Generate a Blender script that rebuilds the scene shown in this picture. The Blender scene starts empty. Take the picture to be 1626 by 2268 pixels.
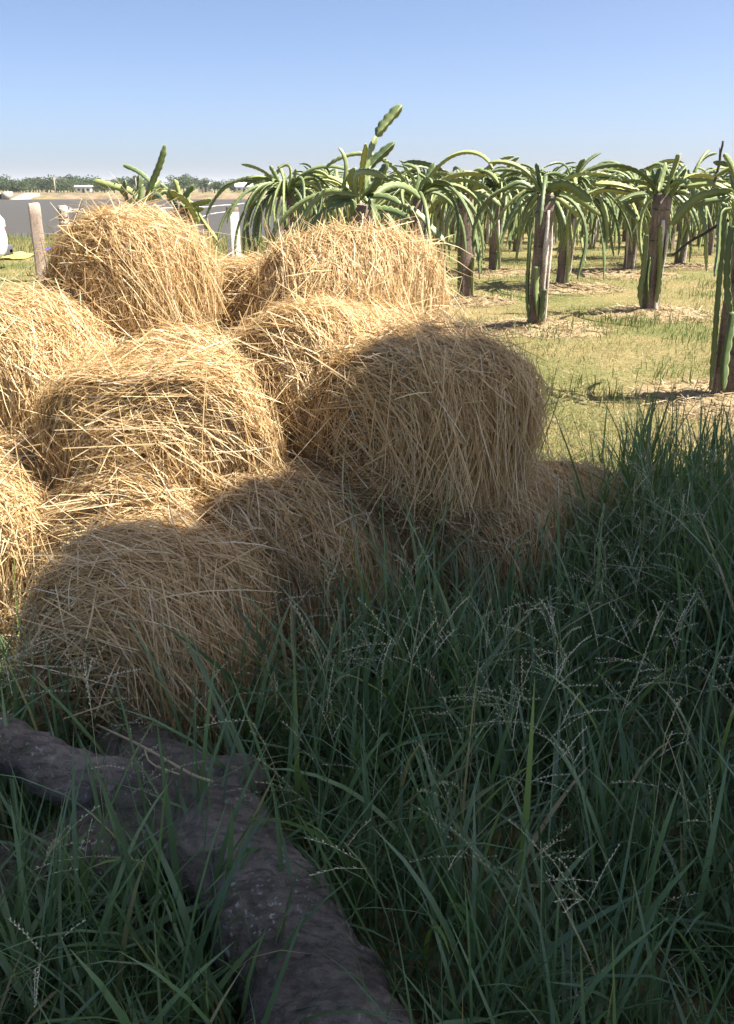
import bpy, math
import numpy as np
from mathutils import Vector, Matrix

# ------------------------------------------------------------------ camera, sky, sun, exposure
scene = bpy.context.scene
CAM_H = 1.35
PITCH = math.radians(20.1)
FPX = 1963.0                      # focal length in pixels of a 1626 x 2267 copy of the photograph
cam_data = bpy.data.cameras.new("camera")
cam = bpy.data.objects.new("camera", cam_data)
scene.collection.objects.link(cam)
cam.location = (0, 0, CAM_H)
cam.rotation_euler = (math.radians(90) - PITCH, 0, 0)
cam_data.sensor_fit = 'VERTICAL'
cam_data.sensor_height = 24.0
cam_data.lens = 24.0 * FPX / 2267.0
cam_data.clip_start = 0.05
cam_data.clip_end = 6000
scene.camera = cam

SUN_EL = math.radians(57)
sd = Vector((1.0, -0.10, 0)).normalized()
SUN_DIR = Vector((sd.x * math.cos(SUN_EL), sd.y * math.cos(SUN_EL), math.sin(SUN_EL)))
world = bpy.data.worlds.new("World")
scene.world = world
world.use_nodes = True
wn = world.node_tree
wn.nodes.clear()
w_out = wn.nodes.new('ShaderNodeOutputWorld')
w_bg = wn.nodes.new('ShaderNodeBackground')
w_sky = wn.nodes.new('ShaderNodeTexSky')
w_sky.sky_type = 'NISHITA'
w_sky.sun_disc = False
w_sky.sun_elevation = SUN_EL
w_sky.sun_rotation = math.atan2(SUN_DIR.x, SUN_DIR.y)
w_sky.air_density = 0.5
w_sky.dust_density = 1.7
w_sky.ozone_density = 3.0
w_bg.inputs['Strength'].default_value = 0.077
wn.links.new(w_sky.outputs[0], w_bg.inputs[0])
wn.links.new(w_bg.outputs[0], w_out.inputs[0])

sun_data = bpy.data.lights.new("sun", 'SUN')
sun_data.energy = 5.0
sun_data.angle = math.radians(0.53)
sun_data.color = (1.0, 0.93, 0.82)
sun = bpy.data.objects.new("sun", sun_data)
scene.collection.objects.link(sun)
sun.rotation_euler = SUN_DIR.to_track_quat('Z', 'Y').to_euler()
sun.location = (20, 0, 30)

scene.view_settings.view_transform = 'Standard'
scene.view_settings.look = 'None'
scene.view_settings.gamma = 1.0
scene.view_settings.exposure = 1.56
scene.view_settings.use_curve_mapping = False
scene.cycles.max_bounces = 8
scene.cycles.transparent_max_bounces = 8

# ------------------------------------------------------------------ helpers
COL = scene.collection
rng = np.random.default_rng(7)


def ray(x, y):
    a = (x - 813.0) / FPX
    b = -(y - 1133.5) / FPX
    return np.array([a, math.cos(PITCH) + b * math.sin(PITCH), -math.sin(PITCH) + b * math.cos(PITCH)])


def at_z(x, y, z=0.0):
    v = ray(x, y)
    return np.array([0, 0, CAM_H]) + v * ((z - CAM_H) / v[2])


def at_y(x, y, Y):
    v = ray(x, y)
    return np.array([0, 0, CAM_H]) + v * (Y / v[1])


def tag(o, label=None, cat=None, group=None, kind=None):
    if label:
        o["label"] = label
    if cat:
        o["category"] = cat
    if group:
        o["group"] = group
    if kind:
        o["kind"] = kind
    return o


def empty(name, loc=(0, 0, 0), rz=0.0):
    o = bpy.data.objects.new(name, None)
    o.empty_display_size = 0.1
    o.location = loc
    o.rotation_euler = (0, 0, rz)
    COL.objects.link(o)
    return o


def link(name, me, parent=None):
    o = bpy.data.objects.new(name, me)
    COL.objects.link(o)
    if parent is not None:
        o.parent = parent
    return o


def make_mesh(name, V, F, mat=None, attrs=None, smooth=True):
    V = np.asarray(V, dtype=np.float32).reshape(-1, 3)
    F = np.asarray(F, dtype=np.int32)
    me = bpy.data.meshes.new(name)
    n = F.shape[1]
    me.vertices.add(len(V))
    me.vertices.foreach_set('co', V.ravel())
    me.loops.add(F.size)
    me.loops.foreach_set('vertex_index', F.ravel())
    me.polygons.add(len(F))
    me.polygons.foreach_set('loop_start', np.arange(0, F.size, n, dtype=np.int32))
    if smooth:
        me.polygons.foreach_set('use_smooth', np.ones(len(F), dtype=bool))
    if attrs:
        for k, a in attrs.items():
            at = me.attributes.new(k, 'FLOAT', 'POINT')
            at.data.foreach_set('value', np.asarray(a, dtype=np.float32).ravel())
    me.update(calc_edges=True)
    me.validate(verbose=False)
    if mat is not None:
        me.materials.append(mat)
    return me


def unit(a):
    return a / np.maximum(np.linalg.norm(a, axis=-1, keepdims=True), 1e-9)


def ribbons(P, S, W):
    """P (N,K,3) centre lines, S (N,K,3) side vectors, W (N,K) half widths -> verts, quads"""
    N, K = P.shape[:2]
    V = np.stack([P - S * W[..., None], P + S * W[..., None]], axis=2)
    idx = np.arange(N * K * 2).reshape(N, K, 2)
    F = np.stack([idx[:, :-1, 0], idx[:, :-1, 1], idx[:, 1:, 1], idx[:, 1:, 0]], axis=-1).reshape(-1, 4)
    return V.reshape(-1, 3), F


class MB:
    """collects quads of several shapes for one mesh"""
    def __init__(self):
        self.v = []
        self.f = []
        self.n = 0

    def add(self, V, F):
        V = np.asarray(V, float).reshape(-1, 3)
        self.v.append(V)
        self.f.append(np.asarray(F, int) + self.n)
        self.n += len(V)

    def box(self, c, s, M=None):
        c = np.array(c, float)
        s = np.array(s, float) / 2
        q = np.array([(x, y, z) for z in (-1, 1) for y in (-1, 1) for x in (-1, 1)], float) * s
        if M is not None:
            q = q @ np.array(M).T
        self.add(q + c, [(0, 2, 3, 1), (4, 5, 7, 6), (0, 1, 5, 4), (2, 6, 7, 3), (0, 4, 6, 2), (1, 3, 7, 5)])

    def tube(self, path, rad, n=8, closed=True):
        V, F = tube(path, rad, n, closed)
        self.add(V, F)

    def build(self, name, mat, parent=None, smooth=False, attrs=None):
        return link(name, make_mesh(name, np.concatenate(self.v), np.concatenate(self.f), mat, attrs, smooth), parent)


def frames(path):
    path = np.asarray(path, float)
    T = unit(np.gradient(path, axis=0))
    up = np.array([0, 0, 1.0]) if abs(T[0][2]) < 0.9 else np.array([1.0, 0, 0])
    A = np.zeros_like(T)
    a = unit(np.cross(T[0], up))
    for i in range(len(T)):
        a = a - T[i] * np.dot(a, T[i])
        a = unit(a)
        A[i] = a
    B = np.cross(T, A)
    return T, A, B


def tube(path, rad, n=8, closed=True):
    path = np.asarray(path, float)
    K = len(path)
    rad = np.broadcast_to(np.asarray(rad, float), (K,))
    T, A, B = frames(path)
    th = np.linspace(0, 2 * math.pi, n, endpoint=False)
    V = path[:, None] + rad[:, None, None] * (np.cos(th)[None, :, None] * A[:, None] + np.sin(th)[None, :, None] * B[:, None])
    V = V.reshape(-1, 3)
    i = np.arange(K - 1)[:, None] * n
    j = np.arange(n)[None]
    j2 = (j + 1) % n
    F = np.stack([i + j, i + j2, i + n + j2, i + n + j], -1).reshape(-1, 4)
    if closed:
        V = np.concatenate([V, path[:1], path[-1:]])
        a, b = len(V) - 2, len(V) - 1
        jj = np.arange(0, n, 1)
        k2 = (jj + 1) % n
        F0 = np.stack([np.full(n, a), k2, jj, np.full(n, a)], -1)
        o = (K - 1) * n
        F1 = np.stack([np.full(n, b), o + jj, o + k2, np.full(n, b)], -1)
        # caps as thin quads: use the doubled point trick with a tiny offset
        V = np.concatenate([V, path[:1] - T[:1] * 1e-4, path[-1:] + T[-1:] * 1e-4])
        F0[:, 3] = a + 2
        F1[:, 3] = b + 2
        F = np.concatenate([F, F0, F1])
    return V, F


def spline(pts, n):
    pts = np.asarray(pts, float)
    if len(pts) == 2:
        t = np.linspace(0, 1, n)[:, None]
        return pts[0] * (1 - t) + pts[1] * t
    P = np.concatenate([2 * pts[:1] - pts[1:2], pts, 2 * pts[-1:] - pts[-2:-1]])
    seg = len(pts) - 1
    u = np.linspace(0, seg - 1e-6, n)
    i = u.astype(int)
    t = (u - i)[:, None]
    a, b, c, d = P[i], P[i + 1], P[i + 2], P[i + 3]
    return 0.5 * ((2 * b) + (c - a) * t + (2 * a - 5 * b + 4 * c - d) * t ** 2 + (3 * b - a - 3 * c + d) * t ** 3)


def vnoise(x, y, seed=0):
    """smooth value noise on arrays"""
    r = np.random.default_rng(seed).random((64, 64))
    xi = np.floor(x).astype(int)
    yi = np.floor(y).astype(int)
    fx = x - xi
    fy = y - yi
    fx = fx * fx * (3 - 2 * fx)
    fy = fy * fy * (3 - 2 * fy)
    g = lambda a, b: r[a % 64, b % 64]
    return (g(xi, yi) * (1 - fx) + g(xi + 1, yi) * fx) * (1 - fy) + (g(xi, yi + 1) * (1 - fx) + g(xi + 1, yi + 1) * fx) * fy


# ------------------------------------------------------------------ materials
def new_mat(name):
    m = bpy.data.materials.new(name)
    m.use_nodes = True
    nt = m.node_tree
    bs = nt.nodes['Principled BSDF']
    return m, nt, bs


def ramp(nt, stops):
    r = nt.nodes.new('ShaderNodeValToRGB')
    e = r.color_ramp.elements
    while len(e) < len(stops):
        e.new(0.5)
    for k, (p, c) in zip(e, stops):
        k.position = p
        k.color = (*c, 1)
    return r


def noise(nt, scale, detail=4, rough=0.55, coord='Object', vec_scale=None):
    tc = nt.nodes.new('ShaderNodeTexCoord')
    n = nt.nodes.new('ShaderNodeTexNoise')
    n.inputs['Scale'].default_value = scale
    n.inputs['Detail'].default_value = detail
    n.inputs['Roughness'].default_value = rough
    if vec_scale:
        mp = nt.nodes.new('ShaderNodeMapping')
        mp.inputs['Scale'].default_value = vec_scale
        nt.links.new(tc.outputs[coord], mp.inputs[0])
        nt.links.new(mp.outputs[0], n.inputs['Vector'])
    else:
        nt.links.new(tc.outputs[coord], n.inputs['Vector'])
    return n


def bump(nt, bs, src, strength=0.4, dist=0.01):
    b = nt.nodes.new('ShaderNodeBump')
    b.inputs['Strength'].default_value = strength
    b.inputs['Distance'].default_value = dist
    nt.links.new(src, b.inputs['Height'])
    nt.links.new(b.outputs[0], bs.inputs['Normal'])


def mixc(nt, fac, a, b, mode='MIX'):
    m = nt.nodes.new('ShaderNodeMix')
    m.data_type = 'RGBA'
    m.blend_type = mode
    for s, v in ((m.inputs['Factor'], fac), (m.inputs['A'], a), (m.inputs['B'], b)):
        if isinstance(v, (int, float)):
            s.default_value = v
        elif isinstance(v, tuple):
            s.default_value = (*v, 1)
        else:
            nt.links.new(v, s)
    return m.outputs['Result']


def blade_mat(name, stops, rough=0.5, trans=0.3, spec=0.4, tip=None, trans_tint=None):
    """plant fibres: colour by strand from attribute rnd, thin so part of the light passes through"""
    m, nt, bs = new_mat(name)
    at = nt.nodes.new('ShaderNodeAttribute')
    at.attribute_name = 'rnd'
    r = ramp(nt, stops)
    nt.links.new(at.outputs['Fac'], r.inputs[0])
    col = r.outputs[0]
    if tip:
        al = nt.nodes.new('ShaderNodeAttribute')
        al.attribute_name = 'along'
        rr = ramp(nt, [(0.0, (0, 0, 0)), (0.75, (0, 0, 0)), (1.0, (1, 1, 1))])
        nt.links.new(al.outputs['Fac'], rr.inputs[0])
        col = mixc(nt, rr.outputs[0], col, tip)
    nt.links.new(col, bs.inputs['Base Color'])
    bs.inputs['Roughness'].default_value = rough
    bs.inputs['Specular IOR Level'].default_value = spec
    if trans > 0:
        tr = nt.nodes.new('ShaderNodeBsdfTranslucent')
        if trans_tint:
            tcol = mixc(nt, 1.0, col, trans_tint, 'MULTIPLY')
        else:
            tcol = col
        nt.links.new(tcol, tr.inputs[0])
        mx = nt.nodes.new('ShaderNodeMixShader')
        mx.inputs[0].default_value = trans
        nt.links.new(bs.outputs[0], mx.inputs[1])
        nt.links.new(tr.outputs[0], mx.inputs[2])
        nt.links.new(mx.outputs[0], nt.nodes['Material Output'].inputs[0])
    return m


def plain(name, col, rough=0.6, metal=0.0, spec=0.5, var=0.0, scale=12, bmp=0.0, dist=0.005):
    m, nt, bs = new_mat(name)
    bs.inputs['Roughness'].default_value = rough
    bs.inputs['Metallic'].default_value = metal
    bs.inputs['Specular IOR Level'].default_value = spec
    if var > 0:
        n = noise(nt, scale, 6)
        lo = tuple(c * (1 - var) for c in col)
        hi = tuple(min(1, c * (1 + var)) for c in col)
        r = ramp(nt, [(0.3, lo), (0.7, hi)])
        nt.links.new(n.outputs['Fac'], r.inputs[0])
        nt.links.new(r.outputs[0], bs.inputs['Base Color'])
        if bmp > 0:
            bump(nt, bs, n.outputs['Fac'], bmp, dist)
    else:
        bs.inputs['Base Color'].default_value = (*col, 1)
    return m


M = {}
M['straw'] = blade_mat('straw', [(0.0, (0.31, 0.185, 0.07)), (0.25, (0.49, 0.33, 0.15)), (0.6, (0.69, 0.522, 0.285)), (0.85, (0.79, 0.65, 0.41)), (1.0, (0.84, 0.76, 0.58))], 0.5, 0.28, 0.4)
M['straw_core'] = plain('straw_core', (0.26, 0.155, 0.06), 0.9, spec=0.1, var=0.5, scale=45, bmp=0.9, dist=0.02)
M['mulch'] = blade_mat('mulch', [(0.0, (0.21, 0.145, 0.075)), (0.5, (0.38, 0.285, 0.155)), (1.0, (0.53, 0.44, 0.28))], 0.6, 0.15, 0.3)
M['tall_grass'] = blade_mat('tall_grass', [(0.0, (0.078, 0.135, 0.062)), (0.45, (0.118, 0.205, 0.086)), (0.8, (0.165, 0.265, 0.100)), (0.93, (0.23, 0.32, 0.075)), (0.97, (0.30, 0.26, 0.12)), (1.0, (0.42, 0.34, 0.18))], 0.42, 0.34, 0.85, trans_tint=(1.0, 1.0, 0.5))
M['seed'] = blade_mat('seed', [(0.0, (0.10, 0.17, 0.08)), (0.4, (0.30, 0.33, 0.18)), (0.7, (0.52, 0.49, 0.33)), (1.0, (0.62, 0.58, 0.42))], 0.6, 0.25, 0.3)
M['lawn'] = blade_mat('lawn', [(0.0, (0.095, 0.15, 0.038)), (0.3, (0.175, 0.205, 0.066)), (0.55, (0.28, 0.25, 0.105)), (0.8, (0.39, 0.305, 0.155)), (1.0, (0.49, 0.40, 0.24))], 0.6, 0.3, 0.2)
M['leaf'] = blade_mat('leaf', [(0.0, (0.03, 0.07, 0.02)), (1.0, (0.09, 0.15, 0.04))], 0.45, 0.3, 0.4)
M['far_leaf'] = blade_mat('far_leaf', [(0.0, (0.035, 0.065, 0.028)), (0.6, (0.07, 0.11, 0.04)), (1.0, (0.14, 0.15, 0.06))], 0.6, 0.25, 0.2)
M['stick'] = plain('stick', (0.055, 0.045, 0.038), 0.85, var=0.4, scale=40)
M['white_paint'] = plain('white_paint', (0.80, 0.80, 0.80), 0.25, spec=0.5)
M['grey_plastic'] = plain('grey_plastic', (0.10, 0.10, 0.11), 0.5)
M['rubber'] = plain('rubber', (0.02, 0.02, 0.02), 0.8, spec=0.2)
M['glass'] = plain('glass', (0.02, 0.025, 0.03), 0.05, spec=0.8)
M['red_lens'] = plain('red_lens', (0.35, 0.01, 0.015), 0.15, spec=0.6)
M['alloy'] = plain('alloy', (0.5, 0.5, 0.52), 0.3, metal=0.9)
M['yellow_sheet'] = plain('yellow_sheet', (0.55, 0.47, 0.11), 0.6, var=0.15, scale=8)
M['blue_sheet'] = plain('blue_sheet', (0.05, 0.07, 0.42), 0.45, var=0.15, scale=8)
M['wire'] = plain('wire', (0.62, 0.63, 0.62), 0.5, metal=0.2, var=0.2, scale=60)
M['tie'] = plain('tie', (0.035, 0.03, 0.03), 0.7)
M['house_wall'] = plain('house_wall', (0.72, 0.70, 0.66), 0.8, var=0.08, scale=2)
M['house_roof'] = plain('house_roof', (0.60, 0.60, 0.62), 0.6, var=0.1, scale=2)
M['red_roof'] = plain('red_roof', (0.40, 0.15, 0.09), 0.7, var=0.2, scale=2)
M['window'] = plain('window', (0.05, 0.06, 0.07), 0.2)
M['concrete_pale'] = plain('concrete_pale', (0.42, 0.36, 0.28), 0.9, var=0.2, scale=1.5)
M['trunk'] = plain('trunk', (0.16, 0.12, 0.09), 0.9, var=0.35, scale=9, bmp=0.6, dist=0.02)


def post_mat(name, base, light, dirt, dirt_amt=0.5):
    m, nt, bs = new_mat(name)
    n = noise(nt, 9, 8, 0.65, vec_scale=(1, 1, 0.35))
    n2 = noise(nt, 60, 5, 0.7)
    r = ramp(nt, [(0.32, dirt), (0.32 + 0.3 * dirt_amt, base), (0.75, light)])
    nt.links.new(n.outputs['Fac'], r.inputs[0])
    r2 = ramp(nt, [(0.35, (0.55, 0.55, 0.55)), (0.6, (1, 1, 1))])
    nt.links.new(n2.outputs['Fac'], r2.inputs[0])
    nt.links.new(mixc(nt, 1.0, r.outputs[0], r2.outputs[0], 'MULTIPLY'), bs.inputs['Base Color'])
    bs.inputs['Roughness'].default_value = 0.9
    bs.inputs['Specular IOR Level'].default_value = 0.2
    bump(nt, bs, n2.outputs['Fac'], 0.6, 0.008)
    return m


M['post_dark'] = post_mat('post_dark', (0.25, 0.19, 0.155), (0.40, 0.32, 0.265), (0.10, 0.075, 0.06), 0.7)
M['post_pale'] = post_mat('post_pale', (0.46, 0.36, 0.29), (0.55, 0.46, 0.40), (0.25, 0.18, 0.13), 0.4)
M['post_white'] = post_mat('post_white', (0.74, 0.73, 0.72), (0.82, 0.81, 0.80), (0.50, 0.45, 0.42), 0.25)
M['dry_stem'] = post_mat('dry_stem', (0.62, 0.55, 0.48), (0.76, 0.71, 0.65), (0.38, 0.31, 0.25), 0.4)


def cactus_mat():
    m, nt, bs = new_mat('cactus')
    info = nt.nodes.new('ShaderNodeObjectInfo')
    rib = nt.nodes.new('ShaderNodeAttribute')
    rib.attribute_name = 'rib'
    rnd = nt.nodes.new('ShaderNodeAttribute')
    rnd.attribute_name = 'rnd'
    add = nt.nodes.new('ShaderNodeMath')
    add.operation = 'ADD'
    nt.links.new(info.outputs['Random'], add.inputs[0])
    nt.links.new(rnd.outputs['Fac'], add.inputs[1])
    fr = nt.nodes.new('ShaderNodeMath')
    fr.operation = 'FRACT'
    nt.links.new(add.outputs[0], fr.inputs[0])
    body = ramp(nt, [(0.0, (0.072, 0.112, 0.044)), (0.4, (0.130, 0.178, 0.066)), (0.75, (0.215, 0.262, 0.100)), (0.94, (0.28, 0.315, 0.11)), (1.0, (0.38, 0.38, 0.12))])
    nt.links.new(fr.outputs[0], body.inputs[0])
    edge = mixc(nt, 0.5, body.outputs[0], (0.42, 0.45, 0.22))
    rr = ramp(nt, [(0.72, (0, 0, 0)), (0.92, (1, 1, 1))])
    nt.links.new(rib.outputs['Fac'], rr.inputs[0])
    c = mixc(nt, rr.outputs[0], body.outputs[0], edge)
    n = noise(nt, 22, 6, 0.65)
    spots = ramp(nt, [(0.25, (0.62, 0.58, 0.5)), (0.42, (1, 1, 1))])
    nt.links.new(n.outputs['Fac'], spots.inputs[0])
    c = mixc(nt, 1.0, c, spots.outputs[0], 'MULTIPLY')
    nt.links.new(c, bs.inputs['Base Color'])
    bs.inputs['Roughness'].default_value = 0.5
    bs.inputs['Specular IOR Level'].default_value = 0.45
    bs.inputs['Subsurface Weight'].default_value = 0.0
    bump(nt, bs, n.outputs['Fac'], 0.25, 0.006)
    return m


M['cactus'] = cactus_mat()


def bark_mat():
    m, nt, bs = new_mat('bark')
    n1 = noise(nt, 5, 8, 0.6)
    c1 = ramp(nt, [(0.3, (0.12, 0.10, 0.082)), (0.52, (0.215, 0.182, 0.148)), (0.72, (0.33, 0.288, 0.242))])
    nt.links.new(n1.outputs['Fac'], c1.inputs[0])
    # pale lichen specks
    n2 = noise(nt, 75, 3, 0.5)
    c2 = ramp(nt, [(0.60, (0, 0, 0)), (0.68, (1, 1, 1))])
    nt.links.new(n2.outputs['Fac'], c2.inputs[0])
    n3 = noise(nt, 7, 3, 0.5)
    c3 = ramp(nt, [(0.45, (0, 0, 0)), (0.62, (0.8, 0.8, 0.8))])
    nt.links.new(n3.outputs['Fac'], c3.inputs[0])
    f = mixc(nt, 1.0, c2.outputs[0], c3.outputs[0], 'MULTIPLY')
    col = mixc(nt, f, c1.outputs[0], (0.58, 0.56, 0.53))
    # fine wrinkles and dark checks
    n4 = noise(nt, 26, 7, 0.7, vec_scale=(1.0, 2.6, 2.0))
    c4 = ramp(nt, [(0.30, (0.62, 0.60, 0.58)), (0.50, (1, 1, 1))])
    nt.links.new(n4.outputs['Fac'], c4.inputs[0])
    crack = c4.outputs[0]
    col = mixc(nt, 1.0, col, crack, 'MULTIPLY')
    nt.links.new(col, bs.inputs['Base Color'])
    bs.inputs['Roughness'].default_value = 0.85
    bs.inputs['Specular IOR Level'].default_value = 0.25
    n6 = noise(nt, 70, 6, 0.7)
    h = mixc(nt, 0.5, n6.outputs['Fac'], crack)
    bump(nt, bs, h, 1.0, 0.02)
    return m


M['bark'] = bark_mat()


def ground_mat():
    m, nt, bs = new_mat('ground')
    n1 = noise(nt, 0.55, 6, 0.6)
    c1 = ramp(nt, [(0.30, (0.125, 0.135, 0.05)), (0.45, (0.19, 0.18, 0.073)), (0.58, (0.265, 0.21, 0.10)), (0.72, (0.31, 0.235, 0.13))])
    nt.links.new(n1.outputs['Fac'], c1.inputs[0])
    n2 = noise(nt, 28, 8, 0.75)
    c2 = ramp(nt, [(0.3, (0.55, 0.55, 0.5)), (0.65, (1.2, 1.2, 1.2))])
    nt.links.new(n2.outputs['Fac'], c2.inputs[0])
    col = mixc(nt, 1.0, c1.outputs[0], c2.outputs[0], 'MULTIPLY')
    nt.links.new(col, bs.inputs['Base Color'])
    bs.inputs['Roughness'].default_value = 0.95
    bs.inputs['Specular IOR Level'].default_value = 0.1
    bump(nt, bs, n2.outputs['Fac'], 0.7, 0.03)
    return m


M['ground'] = ground_mat()


def water_mat():
    m, nt, bs = new_mat('water')
    bs.inputs['Base Color'].default_value = (0.075, 0.067, 0.052, 1)
    bs.inputs['Roughness'].default_value = 0.45
    bs.inputs['IOR'].default_value = 1.33
    bs.inputs['Specular IOR Level'].default_value = 0.22
    n = noise(nt, 1.1, 4, 0.6, vec_scale=(0.5, 1.6, 1))
    bump(nt, bs, n.outputs['Fac'], 0.9, 0.12)
    return m


M['water'] = water_mat()


def bank_mat():
    m, nt, bs = new_mat('bank_earth')
    n = noise(nt, 0.5, 7, 0.65)
    c = ramp(nt, [(0.34, (0.095, 0.09, 0.045)), (0.47, (0.17, 0.125, 0.07)), (0.6, (0.25, 0.175, 0.11)), (0.75, (0.36, 0.265, 0.18))])
    nt.links.new(n.outputs['Fac'], c.inputs[0])
    nt.links.new(c.outputs[0], bs.inputs['Base Color'])
    bs.inputs['Roughness'].default_value = 0.95
    return m


M['bank'] = bank_mat()

# ------------------------------------------------------------------ setting: ground, reservoir, far bank
def ground_height(x, y):
    z = 0.03 * (vnoise(x * 0.45 + 9, y * 0.45 + 5, 3) - 0.5) + 0.015 * (vnoise(x * 1.7, y * 1.7, 4) - 0.5)
    z = z * np.clip((40 - np.abs(y)) / 20, 0, 1)
    # basin of the reservoir: right shore runs from (-1,26) to (16,140)
    shore = -1.0 + (y - 26.0) * 0.16
    inside = np.minimum(np.minimum(y - 25.6, shore - x), 141.0 - y)
    inside = inside + 1.2 * (vnoise(x * 0.25 + 3, y * 0.25, 8) - 0.5)
    return z - 1.1 * np.clip(inside / 4.0, 0, 1)


gx = np.concatenate([[-3000, -1200, -600, -300, -200, -140], np.arange(-100, -14, 4.0), np.arange(-14, 14, 0.35), np.arange(14, 60, 3.0), [80, 120, 200, 400, 900, 3000]])
gy = np.concatenate([[-300, -80, -30, -12], np.arange(-6, 30, 0.35), np.arange(30, 150, 3.0), [155, 180, 240, 400, 900, 2000, 4500]])
XX, YY = np.meshgrid(gx, gy)
ZZ = ground_height(XX, YY)
nx, ny = len(gx), len(gy)
gi = np.arange(nx * ny).reshape(ny, nx)
GF = np.stack([gi[:-1, :-1], gi[:-1, 1:], gi[1:, 1:], gi[1:, :-1]], -1).reshape(-1, 4)
tag(link('ground', make_mesh('ground', np.stack([XX, YY, ZZ], -1), GF, M['ground'])), kind='structure')

wv = [(-400, 24, -0.30), (30, 24, -0.30), (30, 145, -0.30), (-400, 145, -0.30)]
tag(link('water', make_mesh('water', wv, [(0, 1, 2, 3)], M['water'], smooth=False)), kind='structure')

# far embankment of the reservoir, a long earth dam
bx = np.arange(-260, 150, 2.5)
prof = [(0.0, -0.9), (2.2, 0.05), (3.0, 0.15), (6.0, 0.50), (8.5, 0.56), (13, 0.52), (16, 0.0)]
BV = []
for k, (dy, z) in enumerate(prof):
    yy = 138.5 + dy + 0.9 * (vnoise(bx * 0.11, bx * 0 + k * 0.4, 21) - 0.5) * (1 if k else 0.4)
    zz = z + 0.20 * (vnoise(bx * 0.17 + 5, bx * 0 + k * 0.7, 22) - 0.5) * (1 if 0 < k < 6 else 0)
    BV.append(np.stack([bx, yy, zz], -1))
BV = np.stack(BV, 0)
bi = np.arange(BV.shape[0] * BV.shape[1]).reshape(BV.shape[:2])
BF = np.stack([bi[:-1, :-1], bi[:-1, 1:], bi[1:, 1:], bi[1:, :-1]], -1).reshape(-1, 4)
tag(link('embankment', make_mesh('embankment', BV, BF, M['bank'])), kind='structure')

# low blue hills on the horizon
hx = np.linspace(-1800, 1800, 90)
hz = 2 + 16 * vnoise(hx * 0.006 + 3, hx * 0, 31) + 9 * vnoise(hx * 0.02, hx * 0 + 2, 32) - 6
HV = np.stack([np.stack([hx, 0 * hx + 2300, 0 * hx - 2], -1), np.stack([hx, 0 * hx + 2420, np.maximum(hz, 1)], -1), np.stack([hx, 0 * hx + 2700, 0 * hx - 2], -1)], 0)
hi = np.arange(HV.shape[0] * HV.shape[1]).reshape(HV.shape[:2])
HF = np.stack([hi[:-1, :-1], hi[:-1, 1:], hi[1:, 1:], hi[1:, :-1]], -1).reshape(-1, 4)
tag(link('hills', make_mesh('hills', HV, HF, plain('hill', (0.06, 0.08, 0.05), 0.95, var=0.2, scale=0.01))), kind='structure')


# ------------------------------------------------------------------ straw bales
class Bale:
    def __init__(self, c, yaw, R=0.27, L=0.64, pitch=0.0, squash=0.94, seed=1, p=5.0, lump=0.06, wide=1.05):
        self.c = np.array(c, float)
        self.R, self.L, self.seed, self.sq, self.lump, self.wide = R, L, seed, squash, lump, wide
        cy, sy = math.cos(yaw), math.sin(yaw)
        cp, sp = math.cos(pitch), math.sin(pitch)
        self.ax = np.array([cy * cp, sy * cp, sp])
        self.e1 = np.array([-sy, cy, 0.0])
        self.e2 = np.cross(self.ax, self.e1)
        # half profile by arc length: from the end centre over the rim to the middle
        a = np.linspace(0, math.pi / 2, 200)
        X = np.abs(np.cos(a)) ** (2 / p) * L / 2
        Y = np.abs(np.sin(a)) ** (2 / p) * R
        s = np.concatenate([[0], np.cumsum(np.hypot(np.diff(X), np.diff(Y)))])
        self.half = s[-1]
        self.tab = (s, X, Y)
        r = np.random.default_rng(seed)
        self.ph = r.random(8) * 6.28
        self.am = r.random(8) * 0.6 + 0.4

    def surf(self, q, th, off=0.0):
        """q in [-1,1] along the profile, th angle about the axis"""
        s = (1 - np.abs(q)) * self.half
        x = np.interp(s, self.tab[0], self.tab[1]) * np.where(q < 0, -1, 1)
        r = np.interp(s, self.tab[0], self.tab[2])
        ph, am = self.ph, self.am
        l = self.lump * (am[0] * np.sin(2 * th + ph[0]) + am[1] * np.sin(3 * th + 3 * q + ph[1]) + 0.6 * am[2] * np.sin(5 * th - 4 * q + ph[2]) + 0.5 * am[3] * np.sin(7 * q + ph[3]))
        lx = self.lump * 0.5 * (am[4] * np.sin(2 * th + ph[4]) + am[5] * np.sin(9 * r / self.R + ph[5]))
        n1, n2 = np.cos(th), np.sin(th)
        # the lower half slumps: sides stay nearly upright down to a broad foot
        low = n2 < 0
        e = 0.42
        n1 = np.where(low, np.sign(n1) * np.abs(n1) ** e, n1)
        n2 = np.where(low, -np.abs(n2) ** e, n2)
        rr = r * (1 + l) + off * np.clip(r / self.R * 1.6 - 0.1, 0, 1)
        xx = x * (1 + lx) + np.sign(q) * off * np.clip(1.4 - 1.4 * r / self.R, 0, 1)
        u1 = rr * n1 * self.wide
        u2 = rr * n2
        P = self.c + xx[..., None] * self.ax + u1[..., None] * self.e1 + u2[..., None] * self.e2
        # sag: flattened vertically, bottom pressed flat
        dz = (P[..., 2] - self.c[2]) * self.sq
        dz = np.maximum(dz, -self.R * self.sq * 0.90)
        P[..., 2] = self.c[2] + dz
        return P


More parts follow.
